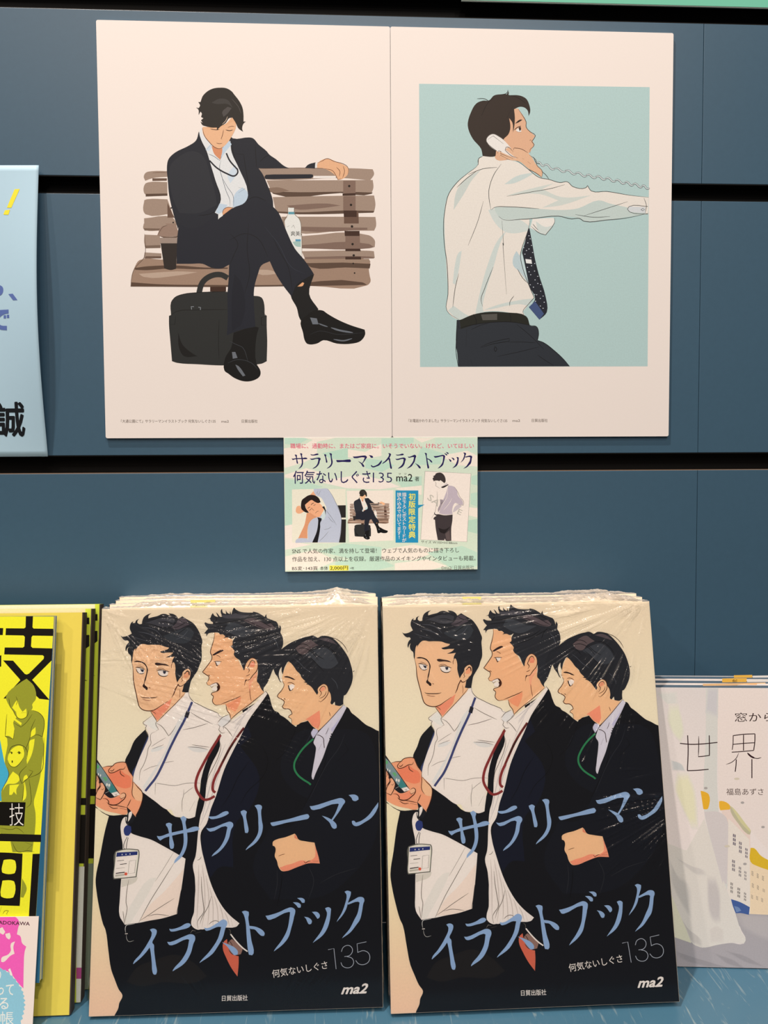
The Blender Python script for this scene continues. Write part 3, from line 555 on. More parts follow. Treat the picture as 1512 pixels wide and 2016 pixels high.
S 5a3020 1.0 | I 465,395 I 500,380 I 525,375
S 4a2618 1.3 | I 697,440 I 715,458 I 740,440 I 760,437
S 4a2618 1.1 | I 780,440 I 832,438
# hands and phone of the man on the left
F ee9d74 | h 70,260 h 170,270 h 240,250 h 345,235 h 355,215 h 455,180 h 545,190 h 575,250 h 620,340 h 665,410 h 680,500 h 740,550 h 845,680 h 840,830 h 800,950 h 745,1080 h 700,1040 h 600,920 h 615,1010 h 590,1040 h 440,1020 h 260,980 h 140,920 h 60,860 h 20,600
F e2825e | h 265,350 h 330,355 h 450,305 h 540,370 h 620,410 h 655,500 h 640,590 h 560,612 h 440,580 h 370,540 h 300,450
F f0b489 | h 690,520 h 840,685 h 835,820 h 740,800 h 680,700
F e98e69 | h 220,780 h 270,770 h 340,780 h 470,740 h 560,700 h 565,760 h 500,830 h 430,880 h 330,880 h 290,820
F f2b189 | h 480,730 h 520,690 h 560,695 h 565,740 h 530,790 h 490,780
F 1c1d22 | h 20,60 h 70,130 h 165,265 h 320,480 h 480,710 h 400,755 h 320,770 h 260,735 h 215,680 h 235,610 h 180,520 h 130,530 h 60,400
F 7e8f8d | h 30,150 h 70,180 h 160,275 h 290,460 h 390,600 h 425,660 h 330,690 h 270,620 h 200,520 h 100,380 h 20,270
F 3f7f7a | h 330,520 h 380,590 h 425,660 h 335,688 h 285,640 h 310,600
F 67a36c | h 185,430 h 235,425 h 262,470 h 235,500
F 5da767 | h 85,220 h 118,250 h 105,290 h 80,280
D dfe3e0 1.8 3.0 | h 258,550 h 295,560
D dfe3e0 1.2 2.4 | h 110,380 h 145,400
F efe6d8 l | h 335,690 h 430,662 h 480,715 h 385,745
S 6a6560 0.9 u | h 400,700 h 405,720 h 425,720 h 425,700
F efa27a | h 60,400 h 100,410 h 128,460 h 125,520 h 140,590 h 60,640 h 20,520
F f0a880 | h 95,700 h 120,630 h 160,570 h 200,540 h 235,620 h 220,690 h 195,770 h 160,800 h 100,760
S 3a1d14 1.5 | h 90,720 h 100,670 h 150,590 h 165,560
S 3a1d14 1.5 | h 200,540 h 235,610 h 220,690 h 200,740 h 165,800 h 80,760
S 3a1d14 1.1 | h 165,625 h 195,635 h 215,605
S 3a1d14 1.1 | h 80,430 h 105,460 h 85,500
S 3a1d14 1.5 | h 70,405 h 110,430 h 130,480 h 145,570 h 90,650
S efe6d8 1.2 | h 240,690 h 295,660
S 4a2618 1.5 | h 165,272 h 245,248 h 345,235 h 355,215 h 455,180 h 545,190 h 565,230 h 610,330 h 665,405 h 680,440
S 4a2618 1.5 | h 345,235 h 290,285 h 272,325 h 290,352 h 350,352 h 410,325 h 455,300 h 520,290 h 540,250
S 4a2618 1.4 | h 295,315 h 330,325 h 365,290
S 4a2618 1.5 | h 460,310 h 470,370 h 535,418
S 4a2618 1.3 | h 670,430 h 675,560 h 675,710 h 720,785
S 3a1d14 1.7 | h 685,500 h 750,580 h 840,680 h 845,800 h 800,960 h 745,1080 h 600,915
S 4a2618 1.4 | h 660,790 h 630,860 h 605,915
S 4a2618 1.8 | h 200,780 h 260,785 h 300,830 h 300,870 h 370,885 h 450,870 h 500,830 h 560,770 h 570,710 h 540,685 h 490,705
S 4a2618 1.4 | h 475,755 h 500,785 h 560,750
S 4a2618 1.4 | h 270,840 h 330,885 h 420,890 h 520,910 h 600,925
S 4a2618 1.4 | h 305,895 h 380,940 h 460,935
S 4a2618 1.4 | h 480,935 h 600,960
F 1c1d22 | h 600,920 h 650,960 h 745,1085 h 700,1180 h 600,1180 h 620,1040
F e4dacb | h 640,1010 h 680,985 h 690,1020 h 660,1120 h 630,1160 h 635,1080
'''
TITLE = r'''
F 8ca2bb | E 750,100 E 780,92 E 805,105 E 802,130 E 812,220 E 832,322 E 822,333 E 806,333 E 797,320 E 785,205 E 765,135 E 750,115
F 8ca2bb | E 875,45 E 905,28 E 932,50 E 926,85 E 940,150 E 953,250 E 945,330 E 915,400 E 848,468 E 843,458 E 893,380 E 918,300 E 914,200 E 893,80
F 8ca2bb | E 672,215 E 700,218 E 780,190 E 870,168 E 950,148 E 1000,128 E 1045,130 E 1058,150 E 1040,162 E 900,190 E 800,215 E 740,235 E 705,258 E 685,240
F 8ca2bb | C 1130,1072 C 1200,1066 C 1280,1022 C 1308,1025 C 1315,1042 C 1290,1060 C 1180,1095 C 1150,1092
F 8ca2bb | E 1118,138 E 1150,142 E 1300,85 E 1330,78 E 1355,90 E 1362,115 E 1345,150 E 1330,230 E 1290,310 E 1235,370 E 1182,403 E 1190,385 E 1250,320 E 1290,240 E 1310,130 E 1290,120 E 1160,172 E 1138,162
F 8ca2bb | D 98,1022 D 130,1010 D 156,1025 D 150,1060 I 165,90 I 180,165 I 172,183 I 150,180 I 142,140 D 120,1070 D 105,1045
F 8ca2bb | D 222,968 D 255,958 D 285,968 D 290,990 D 285,1010 D 295,1100 I 308,120 I 300,190 I 260,265 I 165,342 I 170,328 I 235,250 I 268,180 I 265,80 D 258,1050 D 245,1000
F 8ca2bb | I 375,85 I 400,80 I 540,50 I 680,8 I 710,5 I 725,25 I 715,45 I 680,55 I 520,85 I 430,110 I 395,115 I 380,100
F 8ca2bb | D 722,970 D 748,968 D 955,902 D 1000,893 D 1028,905 D 1040,928 D 1025,955 D 990,1020 I 938,62 I 925,55 D 955,1040 D 985,950 D 975,945 D 765,1005 D 740,1000
F 8ca2bb | I 838,18 I 880,30 I 940,62 I 975,100 I 978,128 I 960,138 I 940,130 I 910,80 I 870,45
F 8ca2bb | D 1068,865 D 1120,860 D 1155,880 D 1160,905 D 1135,920 D 1110,915 D 1095,890
F 8ca2bb | I 1112,65 I 1130,62 I 1150,80 I 1200,60 I 1260,10 D 1300,990 D 1340,930 D 1340,975 I 1290,30 I 1230,75 I 1160,112 I 1130,105 I 1115,85
F 8ca2bb | G 655,208 G 685,198 G 715,210 G 720,235 G 705,280 G 685,330 G 700,350 G 705,400 G 730,540 G 742,600 G 735,628 G 715,628 G 700,600 G 690,520 G 670,400 G 662,375 G 640,410 G 590,470 G 522,533 G 520,525 G 580,440 G 640,340 G 675,240
F 8ca2bb | G 832,200 G 860,202 G 930,180 G 985,148 G 1015,148 G 1028,165 G 1010,185 G 930,210 G 870,225 G 845,222
F 8ca2bb | G 820,322 G 850,322 G 980,265 G 1030,248 G 1065,260 G 1075,290 G 1060,340 G 1040,430 G 990,520 G 885,597 G 888,582 G 960,490 G 1005,400 G 1020,300 G 1000,295 G 870,352 G 840,350
F 8ca2bb | G 1150,185 G 1180,190 G 1270,140 G 1320,108 G 1350,120 G 1360,145 G 1345,190 G 1325,280 G 1290,350 G 1240,430 G 1125,517 G 1133,502 G 1210,410 G 1280,290 G 1305,180 G 1290,175 G 1180,215 G 1165,212
F 8ca2bb | G 1320,320 G 1380,340 G 1440,370 G 1470,405 G 1470,435 G 1440,440 G 1415,415 G 1370,360
F 8ca2bb | H 162,35 H 190,25 H 225,35 H 228,60 H 225,90 H 240,170 H 265,300 H 292,420 H 280,440 H 250,435 H 240,400 H 220,270 H 200,120 H 180,60
F 8ca2bb | H 235,165 H 300,175 H 360,205 H 382,235 H 378,258 H 355,258 H 325,235 H 290,200 H 245,190
F 8ca2bb | I 380,950 I 410,945 I 500,915 I 570,880 I 610,870 I 645,890 I 648,920 I 640,960 H 638,100 H 622,180 H 600,270 H 550,340 H 475,403 H 480,390 H 540,300 H 585,200 H 600,80 I 602,915 I 590,912 I 430,985 I 405,985 I 390,965
F 8ca2bb | I 622,822 I 670,825 I 695,845 I 695,870 I 675,872 I 655,850
F 8ca2bb | I 658,782 I 705,782 I 728,800 I 728,825 I 708,826 I 690,805
F 8ca2bb | I 732,955 I 775,965 I 805,995 I 800,1022 I 780,1025 I 765,1005 I 750,975
F 8ca2bb | I 800,910 I 845,910 I 872,935 I 872,960 I 855,975 I 840,955 I 825,935
F 8ca2bb | I 918,875 I 945,865 I 970,878 I 972,900 I 970,950 H 968,100 H 950,180 H 910,250 H 825,320 H 832,308 H 895,210 H 925,120 H 938,40 I 930,900
F 8ca2bb | I 1085,720 I 1110,710 I 1143,720 I 1143,745 I 1125,810 I 1110,880 I 1080,940 I 1030,1003 I 1037,985 I 1070,920 I 1095,840 I 1105,750
F 8ca2bb | I 1115,828 I 1180,790 I 1220,768 I 1260,775 I 1270,800 I 1262,830 I 1255,900 I 1240,980 H 1210,150 H 1160,220 H 1088,275 H 1097,260 H 1150,190 H 1190,100 I 1215,920 I 1228,820 I 1212,812 I 1125,840
S a3a4a8 1.2 u l | H 968,382 H 1020,370 H 1052,562
S a3a4a8 1.2 u | H 1090,400 H 1105,358 H 1150,340 H 1185,365 H 1188,405 H 1165,435 H 1120,445
S a3a4a8 1.2 u | H 1140,443 H 1190,460 H 1208,500 H 1190,538 H 1150,550 H 1108,532 H 1092,500
S a3a4a8 1.2 u l | H 1312,305 H 1228,325 H 1240,408
S a3a4a8 1.2 u | H 1238,405 H 1290,388 H 1335,408 H 1352,450 H 1340,495 H 1300,518 H 1255,512 H 1225,480
'''
L_BOOK = (0.84, 0.71, 0.595)
R_AX = ((0.99998, -0.004633, -0.003863), (0.0036668, 0.975357, -0.2206018)); R_O = (199.33580, 415.04168, -50.50864)
L_AX = ((0.999829, -0.0036706, -0.0181058), (0.000159, 0.9817367, -0.1902448)); L_O = (8.6603, 414.39172, -48.91577)
BW, BH = 187.0, 257.0
cover_frame = Frame(R_O, *R_AX)
def cover_print():
    p = Print(cover_frame, L_BOOK, 0.02)
    # cream paper ground, blending to peach at the foot
    for y0, y1, c0, c1 in ((1150, 1480, 'e0c8a8', 'e9d8b4'), (1480, 1700, 'e9d8b4', 'ecd3a9'), (1700, 2040, 'ecd3a9', 'edb695')):
        p.fill([(700, y0), (1400, y0), (1400, y1), (700, y1)], c0, smooth=False, grad=(c1, y0, y1))
    p.art(COVER); p.art(TITLE)
    p.text('何気ないしぐさ', [(1020 + 478 / 4.725, 1776 + 645 / 4.725), (1020 + 975 / 4.725, 1776 + 553 / 4.725)], 15, 'e6e0d6', 0.004)
    p.text('ma2', 'H 1115,795 H 1352,782', 23, 'f4ece0', 0.03, 0.35)
    p.text('日貿出版社', 'H 28,868 H 262,860', 10.5, 'e9e3da', 0.012)
    return p

# ---------------------------------------------------------------- artwork of the two foam boards
BENCH_ART = r'''
F a58b79 | Z 287,340 Z 300,337 Z 332,337 Z 332,348 Z 300,351 Z 286,356 Z 283,348
F 6d5344 l | P 0,722 P 108,722 P 108,740 P 0,742
F a58b79 | P -55,765 P -30,752 P 110,750 P 112,845 P -40,848 P -62,830
F 5d4638 l | P -50,838 P 112,835 P 112,852 P -50,858
F a58b79 | P -60,885 P -40,878 P 112,878 P 150,985 P -50,990 P -68,960
F a58b79 | P -62,1020 P 150,1015 P 185,1070 P 60,1090 P -60,1110
F a58b79 | Q 100,0 Q 215,0 Q 200,42 Q 110,40 Q 97,30
F 7b6353 l | Q 100,28 Q 200,30 Q 200,42 Q 105,42
F a58b79 | Q 104,66 Q 195,70 Q 200,145 Q 110,148 Q 102,110
F 7b6353 l | Q 105,132 Q 200,128 Q 200,146 Q 110,148
F a58b79 | Q 105,172 Q 205,178 Q 205,208 Q 100,208
F 6d5344 l | Q 112,195 Q 205,195 Q 205,208 Q 105,208
F a3846f | Q 75,218 Q 210,215 Q 620,240 Q 1000,215 Q 1430,215 Q 1448,235 Q 1440,265 Q 1445,310 Q 1450,345 Q 1430,368 Q 1100,372 Q 600,378 Q 22,376 Q 25,330 Q 45,262
F 5d4638 | Q 45,265 Q 120,255 Q 300,250 Q 460,262 Q 600,262 Q 600,270 Q 400,272 Q 250,268 Q 120,278 Q 50,276
F 5d4638 | Q 1060,235 Q 1250,232 Q 1450,240 Q 1445,268 Q 1300,262 Q 1100,262
F 5d4638 | Q 25,350 Q 200,362 Q 500,366 Q 900,366 Q 1400,350 Q 1430,366 Q 1100,372 Q 600,378 Q 22,376
F c0a48f | Q 70,300 Q 300,285 Q 420,290 Q 300,310 Q 100,318
F c0a48f | Q 760,275 Q 860,280 Q 900,300 Q 780,300
F a58b79 | P 780,650 P 1500,648 P 1640,655 P 1650,690 P 1620,738 P 1400,720 P 900,735 P 820,720
F 20222a l | P 835,708 P 845,696 P 900,693 P 1180,692 P 1196,695 P 1196,712 P 1180,722 P 900,729 P 845,728 P 836,720
F f3e6dc l | P 1200,704 P 1365,704 P 1365,720 P 1195,722
F a58b79 | P 850,738 P 1640,735 P 1645,790 P 1630,835 P 1400,825 P 1000,832 P 890,828
F 5d4638 | P 885,820 P 1100,826 P 1410,822 P 1640,828 P 1630,838 P 1400,832 P 900,838
F 8a6f5d | P 860,795 P 940,790 P 1020,815 P 880,825
F a58b79 | P 895,862 P 1400,852 P 1650,850 P 1660,920 P 1650,972 P 1420,970 P 1100,985 P 920,975
F 83685a | P 1000,925 P 1300,910 P 1400,925 P 1250,945 P 1050,950
F 5d4638 | P 915,968 P 1100,975 P 1200,972 P 1420,962 P 1650,965 P 1645,978 P 1100,990 P 920,980
F a58b79 | P 960,1008 P 1420,1008 P 1660,1010 P 1665,1075 P 1650,1112 P 1420,1112 P 1050,1125 P 985,1090
F 83685a | P 1000,1080 P 1250,1085 P 1600,1090 P 1600,1105 P 1100,1112
F a58b79 | Q 1040,75 Q 1440,70 Q 1475,100 Q 1475,140 Q 1440,148 Q 1040,148
F 83685a | Q 1040,128 Q 1440,122 Q 1470,140 Q 1440,148 Q 1040,148
F a58b79 | Q 1040,165 Q 1440,162 Q 1470,165 Q 1475,205 Q 1060,212
F 83685a | Q 1060,200 Q 1440,196 Q 1470,200 Q 1470,208 Q 1060,212
F a0846f | Q 1075,218 Q 1440,210 Q 1450,230 Q 1080,236
F 6b4f40 l | Q 1292,-70 Q 1378,-70 Q 1380,0 Q 1292,0
F 41291f l | Q 1295,44 Q 1385,44 Q 1385,75 Q 1297,75
F 41291f l | Q 1300,150 Q 1388,150 Q 1392,165 Q 1300,165
F 85695a l | Q 1300,76 Q 1386,76 Q 1388,148 Q 1300,148
F 41291f l | Q 1300,198 Q 1392,198 Q 1394,214 Q 1300,214
F 85695a l | P 1420,740 P 1512,740 P 1512,835 P 1420,835
F 85695a l | P 1420,855 P 1512,855 P 1512,965 P 1420,965
F 41291f l | P 1422,962 P 1520,962 P 1520,1010 P 1425,1010
F 41291f l | P 1415,836 P 1512,832 P 1512,850 P 1415,852
F 6b4f40 l | P 112,905 P 150,985 P 165,1015 P 112,1015
D 1d1512 2.4 | P 1465,780 P 1478,920 P 1485,1080 Q 1340,18 Q 1343,123 Q 1350,190
D 1d1512 1.6 | Q 1347,238 Q 1355,295 P 140,943 P 155,1051
S 6d4d3c 1.0 | P 0,682 P 60,678 P 110,680
S 6d4d3c 1.0 | P 790,650 P 1100,645 P 1340,650
S 5d4638 1.0 | Q 105,60 Q 103,200 Q 60,250 Q 35,290 Q 22,375
F 41291f | Q 495,378 Q 590,376 Q 590,405 Q 495,405
# bottle
F ece6dc | P 1010,940 P 1055,940 P 1058,990 P 1090,1020 P 1105,1060 P 1105,1160 Q 1040,60 Q 1040,200 Q 960,170 Q 940,0 P 985,1040 P 1008,1000
F 5f9aa6 l | P 1012,972 P 1060,972 P 1060,990 P 1012,990
S 7a6a58 1.0 | P 1008,1000 P 1008,940 P 1055,940 P 1060,990 P 1090,1020 P 1105,1060 P 1105,1160 Q 1040,60 Q 1042,200
S 7a6a58 1.0 | P 1005,998 P 980,1035 P 975,1070
F a9c3b8 | Q 985,110 Q 1035,100 Q 1035,140 Q 1005,135
F 5a9bb8 l | Q 1002,94 Q 1034,94 Q 1034,106 Q 1004,106
S 5b5a4c 1.0 | P 1000,1085 P 1020,1075
S 5b5a4c 1.0 | P 1035,1090 P 1050,1070 P 1060,1095
# paper cup
F 9b7e6d | Q 180,70 Q 205,20 Q 235,10 Q 230,0 Q 290,0 Q 312,68 Q 285,76 Q 215,78
F 6b5344 | Q 182,70 Q 215,78 Q 290,76 Q 310,68 Q 305,80 Q 230,88
F a08a7c l | Q 195,85 Q 300,85 Q 298,120 Q 198,120
F 2e2724 | Q 200,118 Q 300,118 Q 292,270 Q 260,277 Q 222,268
S 5d4638 1.0 | Q 185,65 Q 215,20 Q 240,12
'''
SUIT_ART = r'''
# bag
F 2b2c2b | Q 262,470 Q 285,440 Q 340,420 Q 410,412 Q 560,405 Q 750,430 Q 800,440 Q 815,470 Q 820,545 Q 832,550 Q 832,610 Q 835,700 Q 832,820 Q 800,835 Q 700,840 Q 560,845 Q 420,838 Q 300,830 Q 268,820 Q 258,700 Q 250,600 Q 250,550 Q 262,545
S 2b2c2b 11.0 u | Q 415,500 Q 428,420 Q 450,350 Q 500,312 Q 560,305 Q 600,325
S 141414 1.2 | Q 262,545 Q 300,522 Q 400,515 Q 600,512
S 141414 1.2 | Q 258,600 Q 285,600 Q 290,550
S 141414 1.0 | Q 548,570 Q 545,700 Q 548,810
S 141414 1.2 | Q 262,470 Q 285,440 Q 340,420 Q 410,412 Q 600,405
S 141414 1.2 | Q 800,520 Q 832,552 Q 800,560 Q 800,605 Q 832,605
F 161616 | Q 305,650 Q 330,720 Q 400,780 Q 420,790 Q 340,790 Q 310,740
S 85878a 1.6 u l | Q 385,512 Q 382,495 Q 398,495
S 85878a 1.6 u l | Q 425,498 Q 438,500 Q 437,514
# left leg and its shoe
F 101112 | Q 635,650 Q 760,615 Q 785,620 Q 770,680 Q 770,830 Q 795,880 Q 790,910 Q 750,935 Q 700,940 Q 640,920 Q 605,895 Q 580,875 Q 585,800 Q 620,740
F 6d6f74 | Q 625,765 Q 645,765 Q 658,800 Q 630,805
F 6d6f74 | Q 645,840 Q 665,850 Q 705,905 Q 690,910 Q 660,870
S 3a3c40 1.0 | Q 610,700 Q 650,720 Q 690,740 Q 720,820
S 3a3c40 1.0 | Q 600,830 Q 660,810 Q 740,830 Q 780,870
# right foot
F 161718 | Q 975,430 Q 985,375 Q 1050,330 Q 1115,300 Q 1085,420 Q 1140,510 Q 1060,600 Q 1030,570 Q 1010,500
F 0e0f10 | Q 1035,580 Q 1075,545 Q 1110,520 Q 1165,518 Q 1190,535 Q 1250,570 Q 1330,605 Q 1415,632 Q 1418,660 Q 1390,700 Q 1340,715 Q 1250,715 Q 1170,695 Q 1130,715 Q 1075,717 Q 1060,700 Q 1048,650
F 6d7076 | Q 1090,560 Q 1130,565 Q 1140,600 Q 1105,600
S 6d7076 2.2 | Q 1140,595 Q 1165,605 Q 1195,615
S 6d7076 3.4 | Q 1215,620 Q 1260,635 Q 1345,650
S 6d7076 2.6 | Q 1230,690 Q 1290,698 Q 1340,685
S 2c2e31 1.0 | Q 1090,660 Q 1150,640 Q 1250,660 Q 1410,650
F e8a879 | Q 1015,375 Q 1045,350 Q 1055,355 Q 1045,372
# trousers
F 20232c | P 380,1000 P 470,975 P 560,960 P 700,890 P 760,855 P 850,900 P 905,940 P 940,980 P 1000,1120 Q 1000,150 Q 1050,210 Q 1100,280 Q 1112,300 Q 1060,330 Q 1010,365 Q 980,435 Q 930,370 Q 880,290 Q 850,225 Q 800,250 Q 780,300 Q 760,370 Q 755,420 Q 758,520 Q 765,615 Q 690,630 Q 630,650 Q 595,665 Q 600,560 Q 598,420 Q 605,330 Q 608,245 Q 560,268 Q 500,262 Q 450,240 Q 380,240 Q 295,240 Q 300,80 Q 310,0
F 1b1e27 | Q 640,300 Q 680,350 Q 680,600 Q 625,640 Q 625,420
S 101217 1.1 | Q 615,60 Q 660,120 Q 640,180 Q 612,245
S 101217 1.1 | Q 610,100 Q 700,60 Q 780,90 Q 840,200
S 101217 1.0 | Q 860,60 Q 900,150 Q 960,260 Q 985,400
S 101217 1.0 | Q 725,0 Q 715,150 Q 730,300 Q 700,420
S 2f333d 1.0 | Q 820,20 Q 900,120 Q 980,260 Q 1060,300
# jacket
F 22252d | P 345,375 P 325,440 P 270,480 P 170,530 P 120,580 P 108,640 P 115,740 P 125,850 P 160,1000 P 190,1100 Q 310,10 Q 400,30 P 500,985 P 700,890 P 760,860 P 850,900 P 900,940 P 895,880 P 860,780 P 820,690 P 790,648 P 1020,648 P 980,630 P 920,580 P 870,545 P 850,520 P 790,470 P 750,425 P 720,418 P 600,425 P 582,410 P 572,450 P 600,560 P 640,650 P 600,760 P 520,885 P 490,740 P 455,620 P 402,480
F 2b2d33 | P 130,640 P 200,560 P 300,520 P 380,560 P 430,700 P 470,850 P 480,920 P 350,980 P 200,980 P 150,860
F 22252d | P 1135,645 P 1160,620 P 1215,603 P 1210,650
S 0f1115 1.1 | P 345,375 P 360,440 P 400,520 P 430,600 P 460,720 P 505,880 P 465,980
S 0f1115 1.1 | P 585,415 P 600,520 P 640,650 P 690,780 P 710,830 P 690,900
S 0f1115 1.0 | P 620,540 P 680,545 P 690,620 P 730,850
S 0f1115 1.0 | P 765,470 P 770,560 P 775,640
S 0f1115 1.0 | P 870,545 P 830,570 P 800,600
S 0f1115 1.0 | P 340,1000 P 420,990 P 480,970 P 520,990
S 0f1115 1.0 | P 700,890 P 760,860 P 850,890
# shirt
F e8e4e0 | P 350,375 P 370,340 P 375,400 P 440,470 P 510,560 P 560,500 P 580,440 P 590,530 P 640,640 P 710,830 P 690,900 P 600,935 P 520,985 P 490,1030 P 490,990 P 465,978 P 510,880 P 470,740 P 440,640 P 400,510 P 365,440
F c5d2dd | P 515,470 P 570,440 P 590,470 P 540,530 P 510,580
F c5d2dd | P 600,890 P 620,830 P 670,790 P 710,830 P 690,900 P 600,940
F c5d2dd | P 470,975 P 500,910 P 560,920 P 530,960 P 500,990
F d3dbe2 | P 395,510 P 430,470 P 445,490 P 420,520
F d3dbe2 | P 580,760 P 625,690 P 620,620 P 560,700
S 70757c 1.0 | P 510,590 P 500,640 P 520,720 P 550,820 P 575,880 P 578,930
S 70757c 1.0 | P 415,540 P 460,560 P 500,590 P 515,560
S 70757c 0.9 | P 520,720 P 560,790 P 600,850 P 605,930
S 70757c 0.9 | P 400,510 P 440,470
S 70757c 0.9 | P 640,790 P 690,800 P 640,830
S 20222a 3.0 u | P 425,590 P 480,645 P 560,690 P 610,705 P 635,680 P 632,650
S 20222a 3.0 u | P 550,535 P 575,590 P 632,655
# head
F eab083 | P 375,340 P 385,400 P 440,460 P 470,480 P 500,495 P 515,490 P 570,440 P 590,400 P 620,350 P 615,290 P 590,270 P 540,320 P 440,340
F dc8f66 | P 440,480 P 500,500 P 520,490 P 520,520 P 505,585 P 460,540
F efb78c | P 370,345 P 380,395 P 420,450 P 460,490 P 495,502 P 525,490 P 565,450 P 590,410 P 615,360 P 618,320 P 600,300 P 540,330 P 450,350
S 5a3020 1.1 | P 375,350 P 385,400 P 425,455 P 465,492 P 500,502 P 530,488
S 5a3020 1.0 | P 530,360 P 522,400 P 512,430 P 520,432
S 5a3020 1.0 | P 475,460 P 500,465 P 520,462
S 3a2018 1.5 | P 545,362 P 575,368 P 600,362
S 3a2018 1.3 | P 430,355 P 480,362 P 500,358
S 6a4030 1.0 | P 560,345 P 590,335 P 612,338
F 2c2824 | P 345,250 P 342,210 P 325,195 P 345,200 P 355,180 P 342,155 P 358,155 P 375,110 P 410,75 P 450,55 P 500,48 P 550,52 P 590,75 P 610,100 P 645,145 P 670,195 P 678,250 P 678,300 P 695,300 P 680,312 P 668,350 P 675,375 P 640,350 P 620,310 P 595,270 P 570,275 P 545,310 P 510,335 P 480,365 P 480,345 P 440,345 P 400,335 P 372,325 P 358,300 P 375,310 P 362,290 P 380,275 P 362,265 P 368,240 P 358,225
F 4d4744 | P 520,230 P 560,190 P 590,200 P 560,240 P 530,265
F 3e3a37 | P 440,160 P 500,130 P 560,140 P 600,200 P 560,170 P 480,170
S 554e4a 1.0 | P 590,130 P 640,190 P 660,240
S e6c9b0 0.9 | P 560,262 P 545,295 P 520,320
# hands
F ecb287 | P 1230,610 P 1300,575 P 1370,600 P 1440,630 P 1460,650 P 1455,690 P 1420,725 P 1380,735 P 1360,700 P 1280,650 P 1225,645
S 5a3020 1.1 | P 1225,608 P 1260,595 P 1300,575 P 1350,595 P 1440,625 P 1458,650 P 1455,690
S 5a3020 1.0 | P 1280,650 P 1340,665 P 1365,700 P 1380,732 P 1410,725
S 5a3020 1.0 | P 1370,640 P 1395,670 P 1390,710
S 5a3020 1.0 | P 1420,630 P 1430,670 P 1415,720
F e6a57a | P 530,960 P 560,938 P 600,940 P 560,970 P 520,1000
S 5a3020 1.0 | P 520,995 P 530,955 P 560,938 P 600,942
F eee6de | P 1212,608 P 1228,605 P 1222,645 P 1210,645
F eee6de | P 490,1025 P 495,990 P 520,975 P 525,1000
'''
